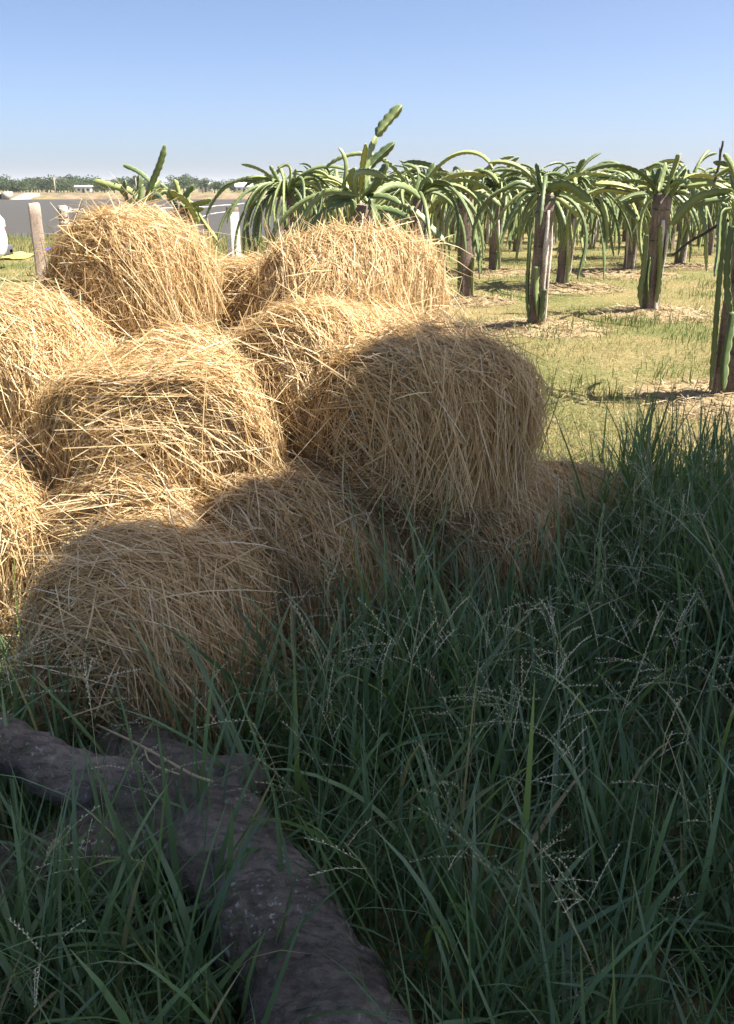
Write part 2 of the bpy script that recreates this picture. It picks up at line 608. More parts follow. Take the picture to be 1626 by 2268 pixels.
def straw_strands(b, n, seed, wid=0.0021, K=4, lift=1.0):
    r = np.random.default_rng(seed)
    q0 = r.uniform(-1, 1, n)
    # even over the area: rim radius weights the ends
    s = (1 - np.abs(q0)) * b.half
    rad = np.interp(s, b.tab[0], b.tab[2])
    keep = r.random(n) < (rad / b.R) * 0.9 + 0.1
    q0, rad = q0[keep], rad[keep]
    n = len(q0)
    th0 = r.uniform(0, 2 * math.pi, n)
    ln = r.gamma(5, 0.036, n).clip(0.05, 0.42)
    wild = r.random(n) < 0.26
    ang = np.where(wild, r.uniform(-1.57, 1.57, n), r.normal(0, 0.30, n))
    ang += 0.6 * (vnoise(q0 * 2 + 7, th0 * 1.3, seed) - 0.5)
    t = np.linspace(-0.5, 0.5, K)
    re = np.maximum(rad, 0.09)
    th = th0[:, None] + (ln * np.cos(ang) / re)[:, None] * t
    q = q0[:, None] + (ln * np.sin(ang) / (b.half))[:, None] * t
    over = np.abs(q) > 1
    th = np.where(over, th + math.pi, th)
    q = np.where(q > 1, 2 - q, np.where(q < -1, -2 - q, q))
    # crossing an end's centre: keep these straws from folding by clamping
    q = np.clip(q, -0.985, 0.985)
    th = np.where(over, th - math.pi, th)
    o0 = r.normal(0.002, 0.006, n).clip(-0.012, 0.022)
    loose = (r.random(n) < 0.22) * r.gamma(2.0, 0.017, n) * lift
    sgn = np.where(r.random(n) < 0.5, 1, -1)
    off = o0[:, None] + loose[:, None] * (np.clip(sgn[:, None] * t + 0.3, 0, 1) / 0.8) ** 1.5
    P = b.surf(q, th, off)
    # some straws stay stiff: replace by their chord
    stiff = r.random(n) < 0.25
    ch = P[:, :1] * (0.5 - t)[None, :, None] + P[:, -1:] * (0.5 + t)[None, :, None]
    N0 = unit(b.surf(q0, th0, np.full(n, 0.03)) - b.surf(q0, th0, np.zeros(n)))
    sag = (np.linalg.norm(P[:, K // 2] - ch[:, K // 2], axis=-1))
    ch = ch + N0[:, None] * (sag * 0.8)[:, None, None]
    P = np.where(stiff[:, None, None], ch, P)
    P = P + r.normal(0, 0.0015, P.shape)
    T = unit(np.gradient(P, axis=1))
    S = unit(np.cross(T, N0[:, None]))
    roll = r.normal(0, 0.7, n)[:, None, None]
    S = S * np.cos(roll) + N0[:, None] * np.sin(roll)
    w = (wid * r.uniform(0.55, 1.5, n))[:, None] * np.array([0.75, 1.0, 1.0, 0.6] if K == 4 else np.ones(K))
    V, F = ribbons(P, S, w)
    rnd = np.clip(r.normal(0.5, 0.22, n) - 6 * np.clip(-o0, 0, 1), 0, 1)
    return V, F, np.repeat(rnd, K * 2)


def stray_strands(b, n, seed, wid=0.0014):
    """longer stalks that stand off the bale or hang from it"""
    r = np.random.default_rng(seed)
    K = 5
    q0 = r.uniform(-0.9, 0.9, n)
    th0 = r.uniform(0, 6.28, n)
    P0 = b.surf(q0, th0, np.zeros(n))
    N0 = unit(b.surf(q0, th0, np.full(n, 0.03)) - P0)
    rv = r.normal(0, 1, (n, 3))
    D = unit(unit(rv - N0 * (rv * N0).sum(-1, keepdims=True)) + N0 * r.uniform(0.05, 0.7, n)[:, None])
    ln = r.gamma(4, 0.038, n).clip(0.06, 0.34)
    t = np.linspace(0, 1, K)
    g = r.uniform(0.0, 0.5, n)
    P = P0[:, None] - N0[:, None] * 0.012 + D[:, None] * (ln[:, None] * t)[..., None]
    P[..., 2] -= (g * ln)[:, None] * t ** 2
    B = unit(np.cross(D, r.normal(0, 1, (n, 3))))
    P = P + B[:, None] * (r.normal(0, 0.10, n) * ln)[:, None, None] * (t * (1 - t))[None, :, None] * 2
    P[..., 2] = np.maximum(P[..., 2], 0.01)
    S = np.broadcast_to(unit(np.cross(D, N0 + 0.3 * r.normal(0, 1, (n, 3))))[:, None], P.shape)
    w = (wid * r.uniform(0.6, 1.5, n))[:, None] * np.array([1, 1, 0.9, 0.75, 0.3])
    V, F = ribbons(P, S, w)
    return V, F, np.repeat(r.uniform(0.3, 1.0, n), K * 2)


BALES = []


def make_bale(label, c, yaw, n=9000, n_stray=260, wid=0.00140, group='round straw bales in the heap', **kw):
    b = Bale(c, math.radians(yaw), seed=len(BALES) * 13 + 5, **kw)
    BALES.append(b)
    base = (c[0], c[1], c[2] - b.R * b.sq * 0.9)
    root = empty('straw_bale', base)
    tag(root, label, 'straw bale', group)
    qs = np.linspace(-0.999, 0.999, 41)
    ts = np.linspace(0, 2 * math.pi, 40, endpoint=False)
    Q, T = np.meshgrid(qs, ts, indexing='ij')
    off = -0.014 + 0.016 * (np.random.default_rng(b.seed).random(Q.shape) - 0.5)
    V = b.surf(Q, T, off)
    ii = np.arange(V.shape[0] * V.shape[1]).reshape(V.shape[:2])
    jj = np.roll(ii, -1, axis=1)
    F = np.stack([ii[:-1], jj[:-1], jj[1:], ii[1:]], -1).reshape(-1, 4)
    sh = np.array(base)
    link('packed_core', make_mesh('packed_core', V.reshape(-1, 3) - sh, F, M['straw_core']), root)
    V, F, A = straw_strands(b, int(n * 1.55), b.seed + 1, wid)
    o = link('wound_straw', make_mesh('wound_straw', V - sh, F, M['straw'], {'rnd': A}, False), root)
    o["kind"] = "stuff"
    V, F, A = stray_strands(b, n_stray, b.seed + 2)
    o = link('stray_straw', make_mesh('stray_straw', V - sh, F, M['straw'], {'rnd': A}, False), root)
    o["kind"] = "stuff"
    return b


BALE_LIST = [
    # label, centre, yaw of the axis, options
    ('dark shaded straw bale half sunk in tall grass, beside the grey log', (-0.575, 2.12, 0.24), 80, dict(n=17000, n_stray=520, R=0.272, L=0.58, wide=1.0, squash=0.93, lump=0.07)),
    ('big shaded straw bale resting on the low bales, next to the dragon fruit lawn', (0.17, 2.76, 0.665), 48, dict(n=17000, n_stray=600, R=0.278, L=0.55, squash=0.98, lump=0.10, p=5)),
    ('low shaded straw bale under the left side of the big shaded bale', (-0.20, 2.62, 0.27), 60, dict(n=13000, n_stray=360, R=0.28, L=0.62, lump=0.08)),
    ('sunlit bale with arched windings and a dark hollow under its front face', (-0.62, 2.86, 0.575), 84, dict(n=18000, n_stray=460, R=0.33, L=0.60, wide=1.10, squash=0.92, lump=0.08)),
    ('wide sunlit straw bale carrying the peaked bale near the fence posts', (-1.22, 3.20, 0.66), 70, dict(n=15000, n_stray=420, R=0.32, L=0.74, wide=1.15, lump=0.08)),
    ('peaked sunlit bale at the top of the heap, close to the weathered fence posts', (-0.92, 3.55, 0.985), 70, dict(n=13000, n_stray=400, R=0.285, L=0.52, wide=0.92, squash=1.0, lump=0.07, p=3.6)),
    ('broad sunlit bale at the top of the heap, below the tall jointed cactus', (-0.07, 3.55, 0.925), 24, dict(n=14000, n_stray=480, R=0.29, L=0.62, squash=0.98, lump=0.09, p=3.6)),
    ('sunlit bale directly behind the big shaded bale and below the broad top bale', (-0.12, 3.08, 0.68), 60, dict(n=14000, n_stray=350, R=0.30, L=0.66, wide=1.08)),
    ('small sunlit bale deep in the gap between the two top bales', (-0.50, 3.95, 0.80), 95, dict(n=8000, n_stray=200, R=0.27, L=0.6)),
    ('sunlit bale low in the notch of the heap with a dark shadow patch on it', (-0.45, 3.30, 0.52), 90, dict(n=9000, n_stray=200, R=0.27, L=0.6)),
    ('sunlit straw bale on the ground at the outer end of the heap, beside green weeds', (-1.26, 2.74, 0.28), 75, dict(n=12000, n_stray=360, R=0.31, L=0.66, wide=1.1, lump=0.08)),
    ('sunlit flattened bale squeezed on the ground behind the bale near the log', (-0.74, 2.72, 0.25), 88, dict(n=12000, n_stray=360, R=0.28, L=0.62, wide=1.35, lump=0.09)),
    ('low loose straw bale in the tall grass beneath the big shaded bale, lawn side', (0.74, 3.36, 0.13), 25, dict(n=9000, n_stray=360, R=0.21, L=0.58, squash=0.8, p=3)),
    ('ground bale bearing the big shaded bale, mostly buried in tall grass', (0.36, 2.92, 0.24), 60, dict(n=6000, n_stray=120, R=0.26, L=0.62)),
    ('ground bale under the notch in the middle of the heap', (-0.30, 3.45, 0.24), 80, dict(n=2500, n_stray=40, R=0.27, L=0.66)),
    ('ground bale supporting the wide sunlit bale', (-1.15, 3.42, 0.24), 75, dict(n=3500, n_stray=60, R=0.27, L=0.66)),
    ('second layer bale propping the top bale at the back of the heap', (-0.02, 3.86, 0.55), 30, dict(n=4000, n_stray=80, R=0.28, L=0.66)),
    ('second layer bale at the back of the heap near the wire fence', (-0.98, 3.95, 0.60), 70, dict(n=5000, n_stray=100, R=0.28, L=0.62)),
]
for (lab, c, yaw, kw) in BALE_LIST:
    make_bale(lab, c, yaw, **kw)


# loose straw lying in the joints between the bales and round the foot of the heap
def bale_level(b, P):
    """< 1 inside the bale's rough hull"""
    d = P - b.c
    x = np.abs(d @ b.ax) / (b.L / 2)
    y = np.abs(d @ b.e1) / (b.R * b.wide)
    z = np.abs(d[..., 2]) / (b.R * b.sq)
    return np.maximum(x, np.sqrt(y * y + z * z))


def loose_straw():
    r = np.random.default_rng(99)
    pts, nor = [], []
    for i, b in enumerate(BALES):
        n = 9000
        q = r.uniform(-0.97, 0.97, n)
        th = r.uniform(0, 6.28, n)
        P = b.surf(q, th, np.zeros(n))
        N = unit(b.surf(q, th, np.full(n, 0.03)) - P)
        lev = np.min([bale_level(o, P) for j, o in enumerate(BALES) if j != i], axis=0)
        k = (lev < 1.16) & (lev > 0.97) & (N[:, 2] > -0.5)
        pts.append(P[k])
        nor.append(N[k])
    P0 = np.concatenate(pts)
    N0 = np.concatenate(nor)
    sel = r.permutation(len(P0))[:14000]
    P0, N0 = P0[sel], N0[sel]
    # on the ground round the heap
    m = 5200
    bi = r.integers(0, len(BALES), m)
    cen = np.array([b.c[:2] for b in BALES])[bi]
    gp = cen + r.normal(0, 0.36, (m, 2))
    G = np.concatenate([gp, np.full((m, 1), 0.015)], 1)
    G[:, 2] += r.uniform(0, 0.03, m)
    P0 = np.concatenate([P0, G])
    N0 = np.concatenate([N0, np.tile([0, 0, 1.0], (m, 1))])
    n = len(P0)
    rv = r.normal(0, 1, (n, 3))
    D = unit(unit(rv - N0 * (rv * N0).sum(-1, keepdims=True)) + N0 * r.normal(0.06, 0.22, n)[:, None])
    ln = r.gamma(4.5, 0.036, n).clip(0.05, 0.4)
    t = np.linspace(-0.5, 0.5, 4)
    P = (P0 + N0 * r.uniform(0, 0.025, n)[:, None])[:, None] + D[:, None] * (ln[:, None] * t)[..., None]
    P[..., 2] -= (0.6 * ln * r.random(n))[:, None] * (t * t)
    P[..., 2] = np.maximum(P[..., 2], 0.012)
    S = np.broadcast_to(unit(np.cross(D, N0 + 0.4 * r.normal(0, 1, (n, 3))))[:, None], P.shape)
    V, F = ribbons(P, S, (0.0015 * r.uniform(0.6, 1.5, n))[:, None] * np.array([0.7, 1, 1, 0.6]))
    o = link('loose_straw', make_mesh('loose_straw', V, F, M['straw'], {'rnd': np.repeat(np.clip(r.normal(0.55, 0.22, n), 0, 1), 8)}, False))
    tag(o, 'loose golden straw filling the joints between the bales', 'straw', kind='stuff')


loose_straw()


# ------------------------------------------------------------------ dragon fruit plants on posts
def stem_geo(path, w, period=0.065, roll=0.0, per=4, tip=True, seed=0):
    """three-winged cactus stem with scalloped wings along a path"""
    path = np.asarray(path, float)
    d = np.linalg.norm(np.diff(path, axis=0), axis=1)
    s = np.concatenate([[0], np.cumsum(d)])
    L = s[-1]
    n = max(5, int(L / period * per) + 1)
    ss = np.linspace(0, L, n)
    C = np.stack([np.interp(ss, s, path[:, k]) for k in range(3)], -1)
    T, A, B = frames(C)
    lobe = 0.68 + 0.32 * np.abs(np.sin(math.pi * ss / period)) ** 0.7
    u = ss / L
    env = np.minimum(1, 0.35 + 4.0 * u)
    if tip:
        env = env * np.clip((1 - u) * 7 + 0.12, 0, 1) ** 0.55
    rib = w * lobe * env
    val = w * 0.13 * env + 0.002
    ang = roll + np.array([0, 1, 2, 3, 4, 5]) * math.pi / 3
    R = np.stack([rib, val, rib, val, rib, val], -1)
    tw = 0.25 * np.sin(3.1 * u + seed)
    th = ang[None] + tw[:, None]
    V = C[:, None] + R[..., None] * (np.cos(th)[..., None] * A[:, None] + np.sin(th)[..., None] * B[:, None])
    i = np.arange(n - 1)[:, None] * 6
    j = np.arange(6)[None]
    F = np.stack([i + j, i + (j + 1) % 6, i + 6 + (j + 1) % 6, i + 6 + j], -1).reshape(-1, 4)
    V = V.reshape(-1, 3)
    # close both ends
    o = (n - 1) * 6
    F = np.concatenate([F, [(0, 5, 4, 3), (0, 3, 2, 1), (o, o + 1, o + 2, o + 3), (o, o + 3, o + 4, o + 5)]])
    rb = np.tile([1, 0, 1, 0, 1, 0], n)
    return V, F, rb


def stem_mesh(path, w, **k):
    rnd = k.pop('rnd', 0.0)
    V, F, rb = stem_geo(path, w, **k)
    return make_mesh('stem', V, F, M['cactus'], {'rib': rb, 'rnd': np.full(len(V), rnd)}, False)


def arch(L, el0, curl, side=0.0, n=26, k2=1.0):
    """path in the xz plane that leaves at elevation el0 and bends down"""
    s = np.linspace(0, L, n)
    ds = s[1]
    el = math.radians(el0) - math.radians(curl) * (s / L) ** k2
    el = np.maximum(el, math.radians(-93))
    x = np.concatenate([[0], np.cumsum(np.cos(el[:-1]) * ds)])
    z = np.concatenate([[0], np.cumsum(np.sin(el[:-1]) * ds)])
    y = side * (s / L) ** 2 * L
    return np.stack([x, y, z], -1)


pr = np.random.default_rng(41)
STEM_PROTO = {'hang': [], 'arch': [], 'up': [], 'high': [], 'long': []}
for i in range(10):
    STEM_PROTO['hang'].append(stem_mesh(arch(pr.uniform(0.9, 1.45), pr.uniform(25, 78), pr.uniform(125, 165), pr.normal(0, 0.08), k2=pr.uniform(0.42, 0.72)), pr.uniform(0.022, 0.034), roll=pr.uniform(0, 2), seed=i))
for i in range(8):
    STEM_PROTO['high'].append(stem_mesh(arch(pr.uniform(0.7, 1.15), pr.uniform(62, 86), pr.uniform(90, 150), pr.normal(0, 0.15), k2=pr.uniform(1.0, 1.5)), pr.uniform(0.022, 0.032), roll=pr.uniform(0, 2), seed=i))
    STEM_PROTO['long'].append(stem_mesh(arch(pr.uniform(1.3, 1.75), pr.uniform(45, 82), pr.uniform(140, 170), pr.normal(0, 0.06), k2=pr.uniform(0.36, 0.6)), pr.uniform(0.022, 0.032), roll=pr.uniform(0, 2), seed=i))
for i in range(8):
    STEM_PROTO['arch'].append(stem_mesh(arch(pr.uniform(0.55, 0.95), pr.uniform(25, 75), pr.uniform(50, 120), pr.normal(0, 0.15)), pr.uniform(0.026, 0.038), roll=pr.uniform(0, 2), seed=i))
for i in range(5):
    STEM_PROTO['up'].append(stem_mesh(arch(pr.uniform(0.25, 0.45), pr.uniform(55, 85), pr.uniform(-10, 40), pr.normal(0, 0.15)), pr.uniform(0.026, 0.038), roll=pr.uniform(0, 2), seed=i))


def post_mesh(h, w, seed, mat, sides=4, lean=0.0):
    r = np.random.default_rng(seed)
    n = 9
    z = np.linspace(-0.1, h, n)
    k = 4 * sides if sides == 4 else 12
    th = np.linspace(0, 2 * math.pi, k, endpoint=False) + math.pi / 4
    if sides == 4:
        c = np.stack([np.sign(np.cos(th)) * np.abs(np.cos(th)) ** 0.16, np.sign(np.sin(th)) * np.abs(np.sin(th)) ** 0.16], -1)
    else:
        c = np.stack([np.cos(th), np.sin(th)], -1)
    V = []
    for i, zz in enumerate(z):
        tp = w / 2 * (1.06 - 0.10 * (zz / h)) * (1 + 0.03 * r.normal())
        q = c * tp * (1 + 0.015 * r.normal(size=(k, 1)))
        V.append(np.column_stack([q[:, 0] + lean * zz, q[:, 1], np.full(k, zz)]))
    V.append(np.column_stack([c[:, 0] * w * 0.36 + lean * h, c[:, 1] * w * 0.36, np.full(k, h + 0.012) + 0.006 * r.normal(size=k)]))
    V = np.concatenate(V)
    i = np.arange(n)[:, None] * k
    j = np.arange(k)[None]
    F = np.stack([i + j, i + (j + 1) % k, i + k + (j + 1) % k, i + k + j], -1).reshape(-1, 4)
    o = n * k
    cap = [(o + a, o + a + 1, o + k - 2 - a, o + k - 1 - a) for a in range(k // 2 - 1)]
    return make_mesh('support_post', V, np.concatenate([F, cap]), mat, smooth=False)


POSTS = [post_mesh(1.24, 0.15, 100 + i, M['post_dark'], 4) for i in range(4)]
DRY = []
for i in range(4):
    pth = np.array([(0.012 * math.sin(3 * z + i), 0.010 * math.cos(4 * z + i), z) for z in np.linspace(0, 1.0, 14)])
    V, F = tube(pth, 0.021 + 0.008 * np.sin(np.linspace(0, 9, 14) + i), 6)
    V[:, 1] *= 0.6
    DRY.append(make_mesh('dry_stem', V, F, M['dry_stem'], smooth=False))
CLIMB = []
for i in range(5):
    L = 0.5 + 0.14 * i
    pth = np.array([(0.02 * math.sin(5 * z + i * 2), 0.012 * math.cos(4 * z + i), z) for z in np.linspace(0, L, 24)])
    CLIMB.append(stem_mesh(pth, 0.040, period=0.075, roll=0.5 * i, seed=i))
TIE = make_mesh('tie_wire', *tube([(0.088 * math.cos(a), 0.088 * math.sin(a), 0.004 * math.sin(3 * a)) for a in np.linspace(0, 6.3, 20)], 0.004, 5), M['tie'])


def put(name, me, parent, loc=(0, 0, 0), rot=(0, 0, 0), sc=1.0):
    o = link(name, me, parent)
    o.location = loc
    o.rotation_euler = rot
    o.scale = (sc, sc, sc) if not isinstance(sc, tuple) else sc
    return o


PLANT_GROUP = 'dragon fruit plants of the plantation'


def plant(label, x, y, n_hang=8, n_arch=6, n_up=3, n_climb=3, n_dry=3, seed=0, h=1.24, heroes=(), climbers=(), post=True, n_high=0, n_long=0, az_avoid=None, z0=0.0, group=PLANT_GROUP):
    """one dragon fruit plant: post, climbing stems, dry stems and the hanging crown, every stem a part"""
    r = np.random.default_rng(seed)
    root = empty('dragon_fruit_plant', (x, y, z0))
    tag(root, label, 'cactus', group)
    root.rotation_euler = (r.normal(0, 0.012), r.normal(0, 0.012), 0)
    sz = (h - z0) / 1.24
    if post:
        p = put('support_post', POSTS[r.integers(4)], root, rot=(0, 0, r.uniform(0, 1.5)), sc=(1, 1, sz))
    for i in range(n_climb):
        a = r.uniform(3.4, 6.1) if i < 2 else r.uniform(0, 6.28)
        k = r.integers(5)
        zz = r.uniform(-0.02, 0.7) if i else 0.0
        put('climbing_stem', CLIMB[k], root, (0.100 * math.cos(a), 0.100 * math.sin(a), zz), (r.normal(0, 0.05), r.normal(0, 0.05), r.uniform(0, 6)), r.uniform(0.85, 1.1))
    for i in range(n_dry):
        a = r.uniform(-1.5, 0.1) if i < 3 else r.uniform(0, 6.28)  # real dry stems, but gathered sunward so their paleness paints the lit side
        put('dry_stem', DRY[r.integers(4)], root, (0.084 * math.cos(a), 0.084 * math.sin(a), r.uniform(-0.04, 0.12)), (r.normal(0, 0.03), r.normal(0, 0.03), a + 1.57), r.uniform(0.8, 1.05))
    for zz in (0.32, 0.78, 1.1):
        put('tie_wire', TIE, root, (0, 0, zz * sz), (r.normal(0, 0.06), r.normal(0, 0.06), r.uniform(0, 6)), 1.02)
    for kind, n in (('hang', n_hang), ('arch', n_arch), ('up', n_up), ('high', n_high), ('long', n_long)):
        for i in range(n):
            a = 2 * math.pi * (i + r.uniform(-0.35, 0.35)) / n + (0.7 if kind == 'arch' else 0)
            if az_avoid and az_avoid[0] < (a % 6.283) < az_avoid[1]:
                continue
            pm = STEM_PROTO[kind]
            put('stem', pm[r.integers(len(pm))], root, (0.05 * math.cos(a), 0.05 * math.sin(a), h - z0 + r.uniform(-0.05, 0.05)), (r.normal(0, 0.16), r.normal(0, 0.16), a), r.uniform(0.72, 1.14))
    inv = np.array(root.matrix_basis.inverted())
    for k, (pts, Y, wpx, rnd) in enumerate(heroes):
        # stems traced one by one; depth spreads about the plant's own distance
        q = []
        m = len(pts)
        dep = r.normal(0, 0.22)
        for i, (px, py) in enumerate(pts):
            q.append(at_y(px, py, Y + dep * (i / max(1, m - 1))))
        q = spline(np.array(q), 30)
        q = q @ inv[:3, :3].T + inv[:3, 3]
        w = wpx / FPX * Y * 0.54
        link('stem', stem_mesh(q, w, period=0.065, roll=r.uniform(0, 2), seed=k, rnd=rnd), root)
    for k, (pts, Y, wpx, rnd) in enumerate(climbers):
        q = spline(np.array([at_y(px, py, Y) for px, py in pts]), 30)
        q = q @ inv[:3, :3].T + inv[:3, 3]
        link('climbing_stem', stem_mesh(q, wpx / FPX * Y * 0.6, period=0.085, roll=r.uniform(0, 2), seed=k, tip=False, rnd=rnd), root)
    return root


def foot(px, py, z=0.0):
    q = at_z(px, py, z)
    return float(q[0]), float(q[1])


# --- the front plants
def yh(px, py, z):   # where a post with its foot hidden stands: by its distance
    return None


x, y = foot(1187, 716, 0.06)
plant('dragon fruit plant with broad bright drooping pads on its brown post', x, y, 4, 5, 2, 0, 3, seed=11, h=1.27, heroes=[
    ([(1196, 418), (1194, 450), (1187, 487)], y, 14, .3),
    ([(1204, 420), (1254, 408), (1312, 445)], y, 24, .75),
    ([(1210, 422), (1270, 436), (1328, 475)], y, 16, .95),
    ([(1212, 424), (1237, 468), (1249, 554)], y, 13, .5),
    ([(1215, 428), (1245, 446), (1288, 482)], y, 15, .8),
    ([(1188, 424), (1155, 440), (1114, 513)], y, 11, .55),
    ([(1200, 424), (1218, 450), (1226, 492)], y, 14, .45),
    ([(1190, 424), (1150, 405), (1108, 425)], y, 12, .5)],
    climbers=[([(1170, 712), (1168, 640), (1172, 560), (1176, 480)], y - .09, 9, .15), ([(1190, 700), (1186, 640), (1188, 590)], y - .12, 13, .45), ([(1200, 712), (1202, 670), (1206, 640)], y - .12, 12, .8)])
x, y = foot(1438, 684, 0.06)
plant('dragon fruit plant crowned by a tuft of upright spiky pads', x, y, 4, 5, 2, 0, 3, seed=12, h=1.27, heroes=[
    ([(1441, 430), (1436, 400), (1432, 378)], y, 12, .6),
    ([(1449, 425), (1452, 405), (1465, 371)], y, 15, .35),
    ([(1456, 425), (1462, 405), (1474, 360)], y, 12, .8),
    ([(1470, 428), (1498, 393), (1520, 366)], y, 14, .2),
    ([(1462, 424), (1520, 398), (1608, 402)], y, 12, .6),
    ([(1440, 428), (1403, 432), (1372, 446)], y, 11, .75),
    ([(1440, 430), (1370, 410), (1318, 406)], y, 13, .5),
    ([(1465, 436), (1500, 428), (1527, 428)], y, 13, .8),
    ([(1462, 440), (1478, 464), (1486, 500)], y, 11, .3),
    ([(1430, 436), (1385, 452), (1416, 492)], y, 13, .65),
    ([(1420, 432), (1340, 420), (1290, 440), (1300, 480)], y, 12, .6)],
    climbers=[([(1420, 680), (1418, 640), (1425, 600), (1432, 520)], y - .11, 12, .1), ([(1455, 670), (1462, 600), (1464, 500)], y - .1, 12, .6), ([(1437, 672), (1434, 620), (1440, 570)], y - .12, 10, .4)])
x, y = foot(1031, 656, 0.06)
plant('dragon fruit plant on a weathered post with a long pale dry strip', x, y, 4, 6, 3, 1, 4, seed=13, h=1.27, heroes=[
    ([(1038, 432), (997, 428), (967, 446), (942, 480)], y, 12, .85),
    ([(1033, 430), (1071, 430), (1109, 456)], y, 12, .85),
    ([(1033, 425), (982, 413), (952, 422)], y, 10, .4),
    ([(1043, 455), (1058, 510), (1066, 606)], y, 8, .5),
    ([(1032, 424), (1033, 405), (1044, 391)], y, 8, .3),
    ([(1040, 424), (1062, 412), (1076, 406)], y, 9, .7)],
    climbers=[([(1047, 655), (1046, 610), (1050, 570)], y - .08, 10, .5)])
x, y = foot(1604, 870, 0.05)
plant('dragon fruit plant with a thick wavy pale green stem climbing its post', x, y, 3, 5, 3, 0, 3, seed=14, h=1.25, az_avoid=(2.2, 5.6), heroes=[
    ([(1622, 420), (1564, 430), (1531, 449), (1488, 497)], y, 24, .42),
    ([(1622, 440), (1570, 446), (1535, 458)], y, 15, .1),
    ([(1626, 420), (1615, 367), (1580, 359)], y + .1, 13, .85),
    ([(1640, 420), (1628, 371), (1582, 390)], y, 12, .9),
    ([(1632, 420), (1620, 372), (1604, 341)], y, 13, .5),
    ([(1622, 430), (1580, 408), (1520, 412)], y + .2, 12, .6),
    ([(1620, 460), (1596, 475), (1590, 560), (1582, 612)], y - .05, 10, .05)],
    climbers=[([(1572, 866), (1580, 780), (1587, 680), (1597, 560), (1606, 450)], y - .05, 13, .02), ([(1601, 866), (1604, 800), (1613, 740), (1621, 690)], y - .13, 20, .62), ([(1619, 700), (1610, 640), (1613, 560), (1622, 500)], y - .13, 16, .5)])

# --- the tall jointed plant behind the heap and the two by the fence
plant('tall jointed cactus rising with upright pads behind the broad top bale', 0.0 + at_y(803, 440, 7.0)[0], 7.0, 2, 2, 0, 1, 2, seed=15, h=1.22, heroes=[
    ([(834, 301), (856, 272), (890, 233)], 7.0, 25, .72),
    ([(808, 430), (812, 352), (820, 328), (834, 301)], 7.0, 17, .6),
    ([(806, 430), (812, 388), (818, 368), (874, 316)], 7.0, 23, .30),
    ([(798, 432), (802, 369), (810, 318)], 6.95, 15, .12),
    ([(803, 434), (832, 407), (858, 362)], 6.95, 20, .15),
    ([(757, 440), (766, 378), (761, 345), (750, 327)], 7.05, 10, .4),
    ([(790, 432), (730, 424), (695, 448), (671, 489), (642, 527)], 6.9, 15, .97),
    ([(790, 434), (745, 438), (722, 455)], 6.9, 20, .6),
    ([(782, 445), (722, 468), (690, 508)], 6.9, 18, .35),
    ([(812, 436), (854, 437), (888, 452)], 6.95, 16, .15),
    ([(815, 462), (868, 468), (910, 488)], 6.8, 18, .85),
    ([(818, 440), (826, 462), (829, 490)], 6.85, 18, .3),
    ([(782, 444), (784, 470), (778, 496)], 6.85, 18, .2),
    ([(792, 432), (780, 400), (786, 372)], 7.05, 20, .2)])
plant('lone cactus with one tall curved pad over the peaked top bale', at_y(305, 450, 9.0)[0], 9.0, 0, 1, 1, 1, 1, seed=16, h=1.19, group='dragon fruit plants by the wire fence', heroes=[
    ([(320, 446), (336, 404), (352, 365), (365, 320)], 9.0, 17, .72),
    ([(345, 415), (310, 384), (274, 366)], 9.05, 12, .15),
    ([(300, 448), (296, 428), (246, 412), (206, 401)], 8.95, 17, .45),
    ([(300, 450), (309, 412), (309, 388)], 9.0, 15, .6),
    ([(284, 450), (280, 428), (277, 398)], 9.0, 10, .3),
    ([(310, 450), (314, 425), (318, 408)], 8.9, 11, .05),
    ([(312, 448), (356, 421), (402, 436), (424, 463), (437, 495)], 8.9, 17, .45),
    ([(286, 446), (266, 418), (254, 404)], 9.1, 9, .7),
    ([(340, 440), (366, 424), (378, 450)], 8.9, 11, .5),
    ([(330, 448), (344, 432), (360, 440)], 8.9, 13, .6)])
plant('small cactus with stubby dark pads on the brown fence line post', at_y(403, 455, 9.6)[0], 9.6, 0, 0, 1, 0, 1, seed=17, h=1.20, group='dragon fruit plants by the wire fence', heroes=[
    ([(402, 450), (395, 425), (387, 398)], 9.6, 13, .1),
    ([(405, 450), (412, 432), (428, 409)], 9.6, 14, .15),
    ([(410, 452), (417, 436), (418, 414)], 9.55, 12, .25),
    ([(412, 455), (436, 450), (467, 441)], 9.6, 15, .35),
    ([(414, 452), (424, 448), (447, 486), (482, 534)], 9.5, 12, .5),
    ([(408, 455), (436, 462), (452, 460)], 9.6, 13, .2),
    ([(400, 452), (428, 470), (440, 495)], 9.5, 12, .4)])
plant('bushy dragon fruit plant with dense hanging pads near the white fence post', at_y(640, 445, 13.6)[0], 13.6, 34, 16, 4, 1, 2, seed=18, h=1.25, n_high=3, n_long=16, heroes=[
    ([(600, 432), (560, 402), (500, 410), (462, 464)], 13.6, 7, .85)])
plant('dragon fruit plant with looping pads showing over the lawn edge of the heap', at_y(918, 445, 10.6)[0], 10.6, 14, 9, 2, 1, 2, seed=19, h=1.24, n_high=3, n_long=8, heroes=[
    ([(918, 440), (927, 384), (912, 368), (890, 364)], 10.6, 9, .7),
    ([(922, 440), (915, 395), (893, 366)], 10.6, 8, .75),
    ([(935, 440), (944, 400), (928, 384)], 10.6, 8, .5),
    ([(896, 452), (933, 482), (961, 513), (985, 538)], 10.2, 16, .3)])

